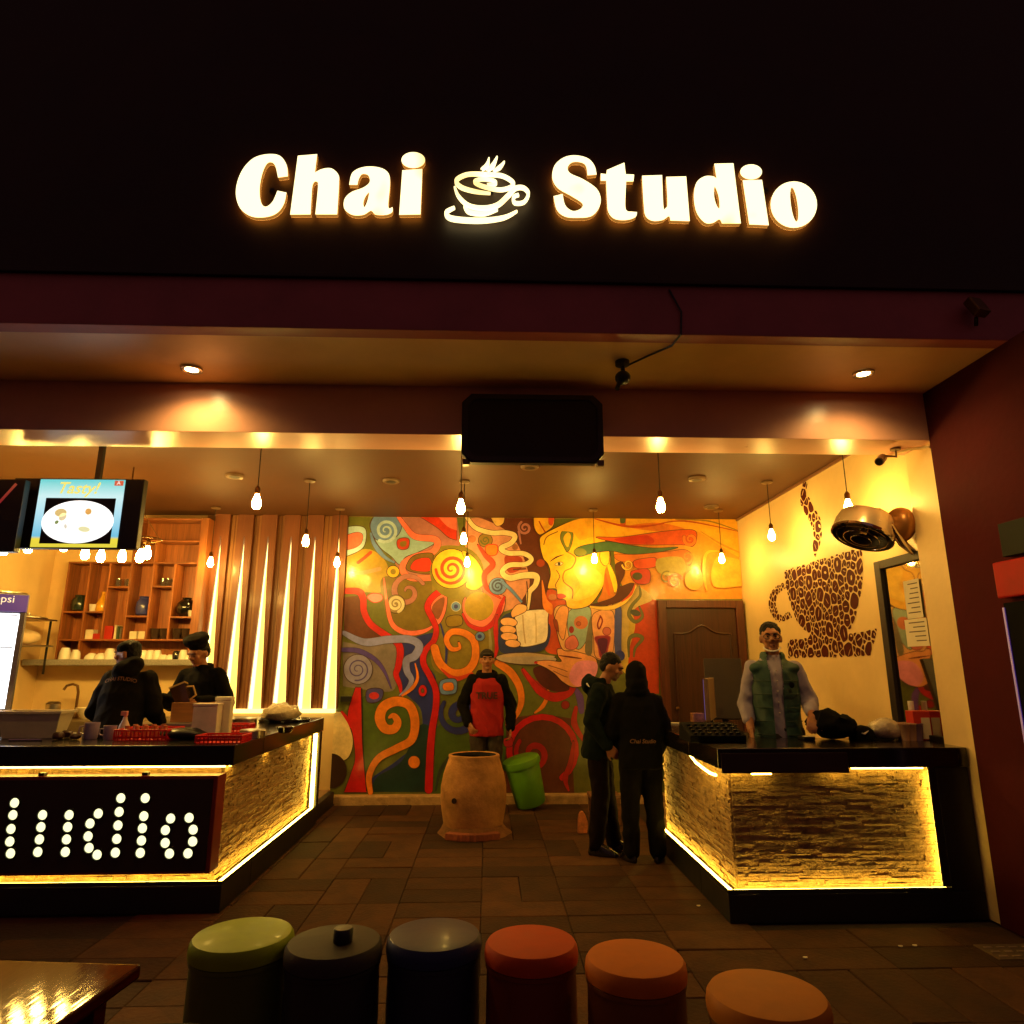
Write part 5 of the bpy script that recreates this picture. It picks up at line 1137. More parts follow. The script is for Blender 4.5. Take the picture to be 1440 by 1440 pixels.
# F: cook with the beret
yF_ = 7.1; pF = at(291, 888, y=yF_); HF = pF.z-.16-.05
arms = [((-.28, -.06, 1.14), (-.25, -.3, 1.2), (.1, -.6, -.6), (.6, 0, -.3)), ((.285, -.04, 1.14), (.11, -.25, 1.17), (-.8, -.4, .1), (0, .2, -1))]
pr, Hm, Lm = person('cook in black beret looking down and pouring from a jug', (pF.x+.02, yF_, .16), R(-8), HF*.975, arms, STAND, BLACKC, BLACKC2, lean=R(5), head=(R(24), 0, R(-14)), bulk=.04, hood='collar', seed=12, curls=(1.0, .9))
q = MB(); q.lathe([(.082, 0), (.088, .035), (.105, .05), (.125, .08), (.12, .115), (.08, .135), (0, .14)], 22, (0, .01, 1.69), m=Hm); remesh(q, 'beret', BLACKC2, pr, .011, 2, .008, 12)
wF = chain(pr) @ Vector((-.01, -.32, 1.2))
# ------------------------------------------------------------------ clay oven, bin, floor bits
yt_ = 7.6; ox = -.135
ov = thing('clay_oven', 'barrel shaped clay tandoor oven standing before the mural', 'oven', (ox, yt_, 0))
m_clay = M('dry clay', (168, 120, 74), .9, var=.35, scale=4, spec=.2, bump=.5, bscale=22)
prof = [(.30, .02), (.315, .1), (.335, .22), (.347, .34), (.345, .46), (.325, .58), (.29, .68), (.268, .735), (.272, .755), (.268, .77), (.25, .775), (.232, .766)]
cl = MB().lathe(prof, 48, (ox, yt_, 0), close=False)
cl.v = [(x+.007*noise.noise(Vector((x*5, y*5, z*4))), y+.007*noise.noise(Vector((x*5+9, y*5, z*4))), z+.004*noise.noise(Vector((x*6, y*6, 3)))) for x, y, z in cl.v]
cl.build('clay_shell', m_clay, ov, smooth=True)
MB().lathe([(.234, .768), (.224, .74), (.25, .6), (.28, .42), (0, .41)], 40, (ox, yt_, 0), close=False).build('sooty_inside', M('soot', (14, 10, 8), .95), ov)
sk = MB().lathe([(.40, -.012), (.385, .006), (.35, .03), (.32, .075), (.305, .1)], 44, (ox, yt_, 0), close=False)
sk.v = [(x+.07*noise.noise(Vector((x*5, y*5, 1)))*(1 if z < .05 else .3), y+.05*noise.noise(Vector((x*4, y*4, 7))), z+(.008*noise.noise(Vector((x*9, y*9, 2))) if z > 0 else 0)) for x, y, z in sk.v]
sk.build('mud_skirt', M('dusty mud', (120, 80, 46), .95, var=.35, scale=9, bump=.6, bscale=25), ov, smooth=True)
MB().lathe([(0, 0), (.026, 0), (.026, .03), (0, .03)], 12, m=Matrix.Translation((ox-.19, yt_-.285, .36)) @ Matrix.Rotation(R(90), 4, 'X')).build('vent_plug', M('charred clay', (50, 32, 22), .9), ov)
m_brick = M('red brick', (140, 74, 48), .85, var=.25, scale=14, bump=.4, obj=.2)
bm_ = MB().box(-.095, .095, -.045, .045, 0, .062).build('brick', m_brick, ov, bevel=.006, world=False)
for k, a in enumerate((-2.05, -1.72, -1.4, -1.08)):
    o = bm_ if k == 0 else bm_.copy()
    if k: col.objects.link(o); o.parent = ov
    o.location = (.37*math.cos(a), .37*math.sin(a), .002); o.rotation_euler = (0, R(rp.uniform(-2, 2)), a+math.pi/2+R(rp.uniform(-5, 5)))
# green bin leaning
gb = at(748, 1140, z=0); bn = thing('waste_bin', 'lime green lidded plastic bin tilted against the mural kerb', 'bin', (gb.x, gb.y+.12, 0), rot=(R(7), R(-14), 0))
m_lime = M('green plastic', (86, 142, 26), .4, var=.12); bn.location.z = .055
MB().lathe([(0, 0), (.17, 0), (.185, .02), (.2, .25), (.215, .5), (.21, .51)], 36).build('bin_body', m_lime, bn, smooth=True, world=False)
MB().lathe([(.2, .47), (.232, .475), (.237, .51), (.225, .55), (.12, .575), (0, .58)], 36).build('lid', m_lime, bn, smooth=True, world=False)
# small things by the men's feet
p = at(819, 1172, z=0); o = MB().prism([cr([(-.045, 0, 1), (.05, 0, 1), (.06, .1), (.02, .2), (-.03, .17)], True, 4)], lambda a, b, d: (p.x+a, p.y+d+.1*b, b), .06).build('snack_packet', M('crumpled orange foil', (206, 120, 70), .4, var=.4, scale=16, bump=.8), None, bevel=.01); tag(rehome(o), 'crumpled orange packet on the floor left of the two men', 'packet')
p = at(868, 1180, z=0); t = thing('small_stool', 'low brown wooden footstool behind the two men at the till', 'stool', (p.x, p.y+.75, 0)); m_bw = WOOD('brown stool wood', (120, 76, 44), .5, 'x')
bx('seat', m_bw, t, p.x-.17, p.x+.17, p.y+.6, p.y+.9, .26, .3, .008)
for dx in (-.14, .14):
    for dy in (.63, .87): bx('leg', m_bw, t, p.x+dx-.02, p.x+dx+.02, p.y+dy-.02, p.y+dy+.02, 0, .259, .004)

# ------------------------------------------------------------------ drum stools in front
STO = [((342, 1312), (146, 168, 4), 'lime green drum stool, leftmost of the front row', .45), ((470, 1322), (64, 56, 50), 'charcoal drum stool with a small black tin on its seat', .422), ((611, 1312), (46, 52, 92), 'navy blue glossy drum stool between the charcoal and red ones', .428), ((747, 1322), (206, 70, 6), 'red orange drum stool next to the navy one', .41), ((893, 1345), (214, 112, 16), 'orange drum stool second from the right of the row', .418), ((1078, 1395), (206, 124, 30), 'tan orange drum stool nearest the camera at the right end', .44)]
for k, ((u, v), c, lab, dia) in enumerate(STO):
    p = at(u, v, z=.5); r = dia/2; t = thing('drum_stool', lab, 'stool', (p.x, p.y, 0), group='coloured drum stools in the front row')
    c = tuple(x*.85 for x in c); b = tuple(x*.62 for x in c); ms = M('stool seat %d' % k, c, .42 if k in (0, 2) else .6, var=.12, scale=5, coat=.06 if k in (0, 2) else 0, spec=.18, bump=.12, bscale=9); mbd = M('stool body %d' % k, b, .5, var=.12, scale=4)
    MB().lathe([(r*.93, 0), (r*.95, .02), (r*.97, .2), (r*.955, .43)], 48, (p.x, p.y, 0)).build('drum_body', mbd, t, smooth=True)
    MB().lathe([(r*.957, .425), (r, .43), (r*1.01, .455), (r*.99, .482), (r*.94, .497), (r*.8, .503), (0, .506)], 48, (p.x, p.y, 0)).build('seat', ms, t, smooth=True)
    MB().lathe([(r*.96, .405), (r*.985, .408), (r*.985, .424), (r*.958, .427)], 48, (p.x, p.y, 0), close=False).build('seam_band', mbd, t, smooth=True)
p = at(482, 1324, z=.507); lathe_thing('black_tin', 'small black tin standing on the charcoal stool seat', 'tin', [(0, 0), (.04, 0), (.042, .004), (.042, .05), (.038, .056), (0, .057)], m_blackp, (p.x, p.y, .5065))

# ------------------------------------------------------------------ table and chair at the lower left
cT = at(194, 1346, z=.74)
tb = thing('glossy_table', 'glossy dark wood table cut by the lower left corner', 'table', (cT.x-.5, cT.y-.4, 0), R(-6))
m_tab = WOOD('varnished red wood', (70, 20, 8), .06, 'y', coat=0, bump=.03); m_tab.node_tree.nodes['Principled BSDF'].inputs['Specular IOR Level'].default_value = .14
tl = MB().box(-.95, .5, -.5, .4, .70, .74).build('table_top', m_tab, tb, bevel=.008, world=False)
for x, y in ((-.85, -.42), (.4, -.42), (-.85, .32), (.4, .32)): MB().box(x-.03, x+.03, y-.03, y+.03, 0, .699).build('leg', m_tab, tb, bevel=.005, world=False)
for k in range(4): MB().lathe([(0, 0), (.006, 0), (.006, .002), (0, .002)], 10, (-.02+.13*(k % 2), .22-.09*(k // 2), .7405)).build('stud', m_brass, tb, world=False)
pc = at(232, 1440, y=2.12)
ch = thing('black_chair', 'black moulded chair back in the lower left corner', 'chair', (pc.x, 2.12, 0), R(4))
zc_ = at(230, 1421, y=2.12).z
MB().prism([cr([(-.19, .46, 1), (.19, .46, 1), (.185, zc_-.06), (.13, zc_-.012), (0, zc_), (-.13, zc_-.012), (-.185, zc_-.06)], True, 6)], lambda a_, b_, d: (a_, -.1+d+.25*a_*a_, b_), .03).build('backrest', M('black chair plastic', (9, 8, 8), .7, spec=.15), ch, world=False, bevel=.006)
MB().cbox((0, .12, .44), (.46, .44, .04)).build('seat', m_blackp, ch, bevel=.015, world=False)
for x in (-.19, .19):
    for y in (-.05, .3): MB().tube([(x, y, .42), (x*1.1, y*1.05, 0)], .014, 8).build('leg', m_blackp, ch, world=False, smooth=True)

# ------------------------------------------------------------------ kitchen fittings behind the bar
fx = at(43, 836, y=6.7); fzt = fx.z-.16; fgz = at(24, 996, y=6.7).z-.16; hdz = at(41, 861, y=6.7).z-.16
fd = thing('drinks_fridge', 'tall lit drinks fridge with purple header cut by the left edge', 'fridge', (fx.x, 6.7, .16), R(38))
m_fr = M('fridge grey', (90, 86, 92), .35)
def fbx(nm, mt, x0, x1, y0, y1, z0, z1, bv=.003, par=None): return MB().box(x0, x1, y0, y1, z0, z1).build(nm, mt, par or fd, bevel=bv, world=False)
fbx('cabinet', m_fr, -.72, 0, .02, .62, 0, fzt, .012)
fbx('header', EM('header purple glow', (.10, .05, .24), .5, (70, 50, 120)), -.71, -.01, -.004, .019, hdz, fzt-.012)
gl = fbx('lit_door', EM('fridge light', (.92, .96, 1), 5), -.66, -.06, 0, .018, fgz, hdz-.02, 0)
MB().box(-.06, -.015, -.008, .019, fgz-.04, hdz-.01).box(-.71, -.66, -.008, .019, fgz-.04, hdz-.01).box(-.66, -.06, -.008, .019, fgz-.04, fgz-.001).build('door_frame', m_steel, fd, bevel=.003, world=False)
v_, f_ = text_mesh('pepsi', .1); MB().add([(x-.22, -.0065, y+hdz+.085) for x, y, z in v_], f_).build('header_lettering', EM('header white', (.9, .8, .6), .8), fd, clean=False, world=False)
for k in range(3): fbx('shelf_wire', m_steel, -.65, -.07, -.006, -.001, fgz+.25+k*.3, fgz+.262+k*.3, 0, gl)
# wall rack with pots
rk = thing('wall_rack', 'two tier metal wall rack between the fridge and the shelf unit', 'rack', (XL+.2, 8.35, 1.9))
za, zb2 = at(60, 868, y=8.3).z, at(60, 906, y=8.3).z
for z in (za, zb2):
    bx('rack_shelf', m_steel, rk, XL+.01, XL+.42, 7.7, 8.78, z-.02, z, .004)
for y in (7.75, 8.72): bx('rack_bracket', m_blackp, rk, XL+.36, XL+.38, y, y+.02, zb2-.35, za-.021, .002)
POT = [(0, 0), (.13, 0), (.15, .03), (.16, .2), (.205, .215), (.205, .225), (.15, .222), (.14, .04), (0, .03)]
lathe_thing('cooking_pot', 'wide rimmed steel pot on top of the wall rack', 'pot', POT, m_steel, (XL+.24, 8.0, za+.001), s=1.15, n=30)
lathe_thing('pot_lid', 'flat steel lid lying on the upper rack shelf', 'lid', [(.2, 0), (.2, .01), (.12, .03), (.02, .04), (.02, .06), (0, .065)], m_steel, (XL+.24, 8.5, za+.001), n=28)
def sack(name, label, cat, c, r, mat, seed, h=9, amp=.25, n=20):
    mb = MB().ball((0, 0, r[2]), r, n, 14); off = Vector((seed*3.7, seed, 0))
    mb.v = [(x*(1+amp*noise.noise(Vector((x*h, y*h, z*h))+off)), y*(1+amp*noise.noise(Vector((x*h, y*h+5, z*h))+off)), max(0, z*(1+amp*.8*noise.noise(Vector((x*h+9, y*h, z*h))+off)))) for x, y, z in mb.v]
    o = mb.build(name, mat, None, smooth=True); o.location = c; return tag(o, label, cat)
m_bag = M('crinkled clear bag', (206, 190, 160), .25, var=.2, scale=18, bump=.8, bscale=30, coat=.4); m_cloth = M('cream cloth', (206, 180, 140), .9, var=.15)
sack('flour_bag', 'pale bag slumped on the lower rack shelf', 'bag', (XL+.22, 8.1, zb2+.001), (.19, .28, .15), m_cloth, 3)
sack('cloth_bundle', 'pale cloth bundle at the far end of the lower rack shelf', 'cloth', (XL+.2, 8.55, zb2+.001), (.15, .17, .09), m_cloth, 9)
# back worktop, sink tap, tubs
wt = MB().box(XL+.03, -2.6, 8.45, YB-.02, .162, 1.06).build('back_worktop', M('steel worktop', (120, 104, 80), .35, .4), None, bevel=.01); tag(rehome(wt), 'low steel worktop along the kitchen back wall', 'worktop')
tp = at(105, 985, y=8.9); t = thing('sink_tap', 'curved dark swan neck tap left of the hooded cook', 'tap', (tp.x, 8.9, 1.062))
zt_ = at(100, 962, y=8.9).z
MB().tube([(tp.x+.03, 8.9, 1.062), (tp.x+.03, 8.9, zt_-.1), (tp.x+.01, 8.9, zt_-.02), (tp.x-.05, 8.9, zt_), (tp.x-.11, 8.88, zt_-.02), (tp.x-.13, 8.86, zt_-.07)], .016, 10).build('spout', m_brass, t, smooth=True)
MB().lathe([(0, 0), (.045, 0), (.045, .06), (.03, .09), (0, .1)], 16, (tp.x+.03, 8.9, 1.062)).build('tap_base', m_brass, t, smooth=True)
MB().tube([(tp.x+.06, 8.88, 1.12), (tp.x+.14, 8.84, 1.15)], .012, 8).build('lever', m_brass, t, smooth=True)
lathe_thing('steel_canister', 'steel canister beside the sink tap', 'canister', [(0, 0), (.08, 0), (.08, .18), (.085, .185), (.05, .21), (0, .21)], m_steel, (tp.x-.13, 8.7, 1.0615))
for k, (dx, s_) in enumerate(((.28, 1.5), (.42, 1.2))): lathe_thing('mixing_bowl', ['pale bowl beside the tap on the worktop', 'smaller pale bowl half hidden by the hooded cook'][k], 'bowl', [(0, 0), (.05, 0), (.09, .06), (.1, .09), (.095, .09), (.08, .055), (0, .01)], m_card, (tp.x+dx, 8.75, 1.0615), s=s_)
tr_ = at(270, 1000, y=7.3); bw_ = thing('tea_crate', 'shallow wooden crate in front of the cook in the beret', 'crate', (tr_.x, 6.75, 1.0)); m_cr = WOOD('crate pine', (186, 124, 58), .5, 'x')
q0, q1 = at(243, 988, y=6.7), at(285, 1012, y=6.7)
bx('front_board', m_cr, bw_, q0.x, q1.x+.06, 6.68, 6.70, q1.z-.02, q0.z, .003); bx('end_board', m_cr, bw_, q0.x, q0.x+.02, 6.701, 6.95, q1.z-.02, q0.z, .003); bx('end_board', m_cr, bw_, q1.x+.04, q1.x+.06, 6.701, 6.95, q1.z-.02, q0.z, .003); bx('bottom_board', m_cr, bw_, q0.x+.021, q1.x+.039, 6.701, 6.95, q1.z-.02, q1.z, .003)
sd = MB().box(q0.x-.3, XC-.66, 6.5, 7.45, .162, q1.z-.021).build('brew_stand', m_steel, None, bevel=.01); tag(rehome(sd), 'steel brewing stand behind the bar before the beret cook', 'stand')
# jug in the cook's hand
jm = Matrix.Translation(wF) @ Euler((R(-10), R(-24), R(10))).to_matrix().to_4x4(); jg = thing('glass_jug', 'rectangular smoky glass jug held by the cook in the beret', 'jug', wF)
MB().add([(x*w, y*w, z) for z, w in ((0, .058), (.2, .07)) for x, y in ((-1, -.8), (1, -.8), (1, .8), (-1, .8))], [[0, 3, 2, 1], [0, 1, 5, 4], [1, 2, 6, 5], [2, 3, 7, 6], [3, 0, 4, 7]], jm @ Matrix.Translation((0, 0, -.08))).build('jug_body', M('tea filled glass', (74, 48, 26), .1, coat=.6), jg)
MB().add([(x*.074, y*.074, .121+z) for z in (0, .016) for x, y in ((-1, -.8), (1, -.8), (1, .8), (-1, .8))], [[0, 3, 2, 1], [4, 5, 6, 7], [0, 1, 5, 4], [1, 2, 6, 5], [2, 3, 7, 6], [3, 0, 4, 7]], jm).build('jug_rim', M('pale glass rim', (196, 160, 100), .15), jg)
MB().tube([tuple(jm @ Vector(p_)) for p_ in ((.06, 0, .09), (.12, 0, .07), (.12, 0, -.02), (.056, 0, -.04))], .01, 8).build('jug_handle', M('pale glass rim', (196, 160, 100), .15), jg, smooth=True)

# ------------------------------------------------------------------ things on the left counter
ZT = 1.1205
def ctr(u, v):
    p = at(u, v, z=ZT)
    if p.x < -2.5 and p.y > 5.84: q = at(u, v, y=5.84); p = Vector((q.x, 5.84, ZT))
    return p
def till(u, v):
    p = at(u, v, z=ZT)
    if p.x > 2.25 and p.y > 5.5: q = at(u, v, y=5.5); p = Vector((q.x, 5.5, ZT))
    return p
MUG = [(0, 0), (.036, 0), (.04, .01), (.046, .1), (.043, .1), (.037, .012), (0, .01)]
def mug(u, v, s, mat, lab):
    p = ctr(u, v); t = thing('mug', lab, 'mug', (p.x, p.y, ZT)); MB().lathe([(r*s, z*s) for r, z in MUG], 24, (p.x, p.y, ZT)).build('mug_body', mat, t, smooth=True)
    MB().tube([(p.x-.042*s, p.y, ZT+.08*s), (p.x-.075*s, p.y, ZT+.075*s), (p.x-.078*s, p.y, ZT+.04*s), (p.x-.04*s, p.y, ZT+.025*s)], .006*s, 8).build('mug_handle', mat, t, smooth=True)
m_lil = M('lilac ceramic', (150, 130, 160), .35, coat=.3)
mug(127, 1039, 1.25, m_lil, 'lilac mug with handle on the left counter'); mug(153, 1040, 1.05, m_lil, 'lilac mug tucked beside the left red basket')
m_redp = M('red basket plastic', (206, 20, 14), .4, var=.1)
def basket(u0, u1, v, d, h, lab):
    a, b = ctr(u0, v), ctr(u1, v); y0, y1, x0, x1 = a.y, a.y+d, a.x, b.x; t = thing('red_basket', lab, 'basket', ((x0+x1)/2, (y0+y1)/2, ZT), group='red plastic baskets on the bar')
    bx('basket_floor', m_redp, t, x0, x1, y0, y1, ZT, ZT+.006, 0)
    for nm, (xa, xb, ya, yb) in (('side', (x0, x1, y0-.004, y0)), ('side', (x0, x1, y1, y1+.004)), ('side', (x0-.004, x0, y0, y1)), ('side', (x1, x1+.004, y0, y1))):
        bx('rim', m_redp, t, xa-.004, xb+.004, ya-.004, yb+.004, ZT+h-.014, ZT+h, .002)
        n_ = max(2, int(max(xb-xa, yb-ya)/.03)); mb = MB(); 
        for i in range(n_+1):
            x_, y_ = xa+(xb-xa)*i/n_, ya+(yb-ya)*i/n_; mb.box(x_-.005, x_+.005, y_-.002 if yb-ya > .01 else ya, y_+.002 if yb-ya > .01 else yb, ZT+.006, ZT+h-.015)
        mb.box(xa, xb, ya, yb, ZT+.02, ZT+.034); o = mb.build('lattice_side', m_redp, t)
    return x0, x1, y0, y1
bk1 = basket(160, 232, 1042, .3, .085, 'wide red lattice basket in the middle of the left counter')
bk2 = basket(275, 338, 1046, .2, .06, 'flat red basket at the corner of the left counter')
bk3 = basket(318, 348, 1030, .16, .07, 'small red basket behind the corner basket')
for k in range(9): 
    x = bk1[0]+.05+(bk1[1]-bk1[0]-.1)*(k % 5)/4; y = bk1[2]+.08+.13*(k//5); lathe_thing('spice_jar', 'small amber spice jar packed inside the wide red basket', 'jar', [(0, 0), (.024, 0), (.024, .07), (.018, .08), (.018, .1), (0, .1)], M('spice amber', (170, 80, 30), .35), (x, y, ZT+.007), 'spice jars in the wide red basket', n=12)
p = ctr(258, 1040); sack('black_bag', 'black plastic bag lying between the red baskets', 'bag', (p.x, p.y+.05, ZT), (.2, .12, .045), m_blackp, 5, amp=.35)
p = ctr(174, 1028); t = thing('spray_bottle', 'pale spray bottle standing before the hooded cook', 'bottle', (p.x, p.y, ZT)); MB().lathe([(0, 0), (.045, 0), (.047, .02), (.04, .09), (.018, .14), (.016, .16), (0, .16)], 20, (p.x, p.y, ZT)).build('bottle_body', M('pale bottle plastic', (190, 170, 160), .35), t, smooth=True)
MB().cbox((p.x-.01, p.y, ZT+.19), (.05, .025, .035)).tube([(p.x, p.y, ZT+.155), (p.x, p.y, ZT+.18)], .014, 10).build('trigger_head', M('pink nozzle', (190, 120, 120), .4), t, bevel=.004)
p = ctr(30, 1030); sack('clear_food_bag', 'shiny clear bag of food at the left end of the counter', 'bag', (p.x, p.y+.1, ZT), (.2, .14, .085), m_bag, 7, amp=.3)
a, b = at(24, 1000, y=5.87), at(92, 1000, y=5.87); t = thing('white_tub', 'white open plastic tub beside the drinks fridge', 'tub', ((a.x+b.x)/2, 5.9, ZT)); ax0, ax1 = a.x-.05, b.x+.02
m_tub = M('ivory plastic', (206, 192, 160), .4, var=.12, scale=5)
pts = []; 
def tubm(z, e, y0=5.76, y1=5.92): return [(ax0-e, y0-e, z), (ax1+e, y0-e, z), (ax1+e, y1+e, z), (ax0-e, y1+e, z)]
MB().add(tubm(ZT, -.02)+tubm(ZT+.2, .02)+tubm(ZT+.2, .012)+tubm(ZT+.008, -.026), [[3, 2, 1, 0]]+[[i+4*k, (i+1) % 4+4*k, (i+1) % 4+4*k+4, i+4*k+4] for k in range(3) for i in range(4)]+[[12, 13, 14, 15]]).build('tub_body', m_tub, t, bevel=.004)
MB().add(tubm(ZT+.195, .035)+tubm(ZT+.215, .035)+tubm(ZT+.215, .015)+tubm(ZT+.195, .021), [[i+4*k, (i+1) % 4+4*k, ((i+1) % 4+4*k+4) % 16, (i+4*k+4) % 16] for k in range(4) for i in range(4)]).build('tub_rim', m_tub, t)
p = ctr(35, 1042); o = MB().tube([(p.x-.12, p.y, ZT+.008), (p.x+.12, p.y+.01, ZT+.008)], .008, 8).build('metal_spoon', m_chrome, None, smooth=True); tag(rehome(o), 'shiny metal spoon lying at the front left of the counter', 'spoon')
for k, (u, v, rr_) in enumerate(((70, 1036, .05), (82, 1040, .045), (94, 1034, .05), (106, 1040, .04))):
    p = ctr(u, v); sack('fruit', ['dark clump of dates at the left of the lilac mug', 'small dark date clump in front of the others', 'dark date clump behind the lilac mug', 'reddish date clump touching the lilac mug'][k], 'food', (p.x, p.y, ZT), (rr_, rr_, rr_*.6), M('dried date', (60, 26, 18), .5, var=.5, scale=20), 11+k, h=25, amp=.4)
a, b = at(272, 993, y=5.72), at(304, 1018, y=5.72); t = thing('white_box', 'white square carton on the counter before the beret cook', 'box', ((a.x+b.x)/2, 5.77, ZT)); bx('box_body', M('white carton', (222, 206, 190), .6), t, a.x, b.x, 5.72, 5.83, ZT, a.z, .005); bx('box_lid', M('white carton', (222, 206, 190), .6), t, a.x-.004, b.x+.004, 5.716, 5.834, a.z+.001, a.z+.02, .004)
a, b = at(303, 980, y=5.84), at(322, 1015, y=5.84); t = thing('napkin_tin', 'tall cream tin with dark spot behind the white carton', 'tin', ((a.x+b.x)/2, 5.88, ZT)); bx('tin_body', m_card, t, a.x, b.x, 5.845, 5.92, ZT, a.z-.03, .008); bx('tin_lid', M('pale tin lid', (230, 224, 200), .4), t, a.x-.003, b.x+.003, 5.842, 5.923, a.z-.029, a.z, .006); MB().ball(((a.x+b.x)/2-.02, 5.844, a.z-.09), (.012, .004, .012), 10, 6).build('dark_spot', m_blackp, t)
p = ctr(290, 1027); sack('wrapped_cups', 'clear wrapped cups lying in front of the white carton', 'bag', (p.x, p.y+.03, ZT), (.14, .07, .055), m_bag, 21, amp=.25)
for k, (u, v, r_, h_, lab) in enumerate(((345, 1018, .11, .045, 'wide steel tin by the side run of the bar'), (357, 1008, .1, .05, 'second steel tin behind the first on the bar side run'))):
    p = ctr(u, v); lathe_thing('steel_tin', lab, 'tin', [(0, 0), (r_, 0), (r_, h_), (r_*1.04, h_+.004), (r_*.97, h_+.012), (0, h_+.014)], m_steel, (p.x, p.y, ZT), n=30)
p = ctr(390, 1016); sack('wrapped_glasses', 'heap of clear wrapped glasses at the bar far corner', 'bag', (p.x, p.y+.1, ZT), (.2, .2, .09), m_bag, 31, amp=.3, h=14)
p = ctr(383, 1003); lathe_thing('black_bowl', 'small black bowl behind the wrapped glasses', 'bowl', [(0, 0), (.05, 0), (.08, .05), (.076, .05), (0, .012)], m_dk, (p.x, p.y+.4, ZT))
lathe_thing('serving_tray', 'round dark tray at the far end of the bar', 'tray', [(0, 0), (.26, 0), (.27, .025), (.262, .025), (.255, .008), (0, .008)], m_ctop, (XC-.29, 7.55, ZT), n=36)
for k, u in enumerate((124, 144, 150)):
    p = ctr(u, 1022); lathe_thing('sauce_jar', ['steel topped jar behind the lilac mug', 'steel topped jar left of the spray bottle', 'steel topped jar nearest the spray bottle'][k], 'jar', [(0, 0), (.034, 0), (.036, .06), (.037, .061), (.037, .08), (0, .082)], m_dk if k else m_steel, (p.x, p.y, ZT), n=18)

# ------------------------------------------------------------------ things on the till counter
a, b = at(990, 953, y=6.35), at(1006, 1013, y=6.35); mn = thing('monitor', 'till monitor turned edge on with a glowing purple side', 'monitor', ((a.x+b.x)/2, 6.4, ZT), R(0))
mm = Matrix.Translation((a.x+.05, 6.4, ZT)) @ Matrix.Rotation(R(66), 4, 'Z')
MB().box(-.26, .26, -.03, .012, .09, .46, mm).build('monitor_shell', M('beige monitor plastic', (120, 92, 70), .5), mn, bevel=.006)
MB().box(-.25, .25, .0125, .016, .1, .45, mm).build('display', EM('till screen', (.16, .12, .5), .5, (10, 10, 14)), mn)
MB().box(-.03, .03, -.03, .0, 0, .089, mm).box(-.11, .11, -.08, .08, 0, .012, mm).build('monitor_foot', m_blackp, mn, bevel=.004)
a = at(1008, 926, y=6.75); t = thing('till_display', 'dark flat till screen leaning behind the purple edged monitor', 'monitor', (a.x, 6.75, ZT))
mm = Matrix.Translation((a.x+.06, 6.78, ZT)) @ Euler((R(-14), 0, R(-14))).to_matrix().to_4x4()
MB().box(-.17, .2, -.02, .02, .06, a.z-ZT+.02, mm).build('screen_shell', M('dark grey plastic', (52, 40, 30), .45), t, bevel=.01)
MB().box(-.03, .03, .02, .06, 0, .3, mm).box(-.1, .1, -.06, .1, -.0, .012, Matrix.Translation((a.x+.06, 6.8, ZT+.001))).build('stand', m_blackp, t, bevel=.004)
a = ctr(965, 1037); t = thing('cash_register', 'low black cash register on the till counter corner', 'register', (2.0, 5.5, ZT))
x0, x1 = at(968, 1030, y=5.35).x, at(1046, 1030, y=5.35).x
MB().add([(x0, 5.3, ZT), (x1, 5.3, ZT), (x1, 5.62, ZT), (x0, 5.62, ZT), (x0, 5.3, ZT+.05), (x1, 5.3, ZT+.05), (x1, 5.6, ZT+.13), (x0, 5.6, ZT+.13)], [[0, 3, 2, 1], [4, 5, 6, 7], [0, 1, 5, 4], [1, 2, 6, 5], [2, 3, 7, 6], [3, 0, 4, 7]]).build('register_body', M('matt register plastic', (12, 10, 10), .8, spec=.1), t, bevel=.008)
kb = MB()
for i in range(7):
    for j in range(4): 
        x = x0+.05+i*(x1-x0-.1)/6; y = 5.34+j*.06; z = ZT+.055+(y-5.3)*.267; kb.cbox((x, y, z), (.028, .034, .012))
kb.build('keypad', M('key grey', (20, 17, 16), .6, spec=.2), t, bevel=.003)
p = at(952, 1018, z=ZT); o = MB().box(p.x-.06, p.x+.07, p.y-.03, p.y+.05, ZT, ZT+.012).build('receipt_pad', m_card, None, bevel=.003); tag(rehome(o), 'flat white receipt pad near the hooded man', 'pad')
a, b = at(974, 1003, y=6.3), at(991, 1014, y=6.3); t = thing('sweet_box', 'small patterned box left of the till monitor', 'box', ((a.x+b.x)/2, 6.34, ZT)); bx('box_body', M('patterned tan card', (176, 120, 80), .6, var=.5, scale=30), t, a.x, b.x, 6.3, 6.38, ZT, a.z, .004); bx('box_band', M('brown band', (110, 60, 34), .6), t, a.x-.002, b.x+.002, 6.298, 6.382, ZT+.02, ZT+.035, .001)
p = at(1140, 1041, z=ZT); t = thing('card_reader', 'pale card slip on a dark reader before the cashier', 'card reader', (p.x, p.y, ZT)); bx('reader_body', m_blackp, t, p.x-.05, p.x+.04, p.y, p.y+.12, ZT, ZT+.025, .006); bx('paper_slip', m_card, t, p.x-.045, p.x+.035, p.y-.02, p.y+.04, ZT+.026, ZT+.03, .001)
m_jk = M('black nylon', (9, 8, 9), .85, var=.3, spec=.12)
p = till(1172, 1030); p.y -= .1; sack('folded_jacket', 'black jacket heaped on the till counter beside the cashier', 'jacket', (p.x, p.y+.12, ZT), (.17, .16, .11), m_jk, 41, h=12, amp=.35, n=28)
p = till(1212, 1030); p.y -= .1; t = thing('peaked_hat', 'black peaked hat with a small white logo on the till counter', 'cap', (p.x, p.y+.1, ZT))
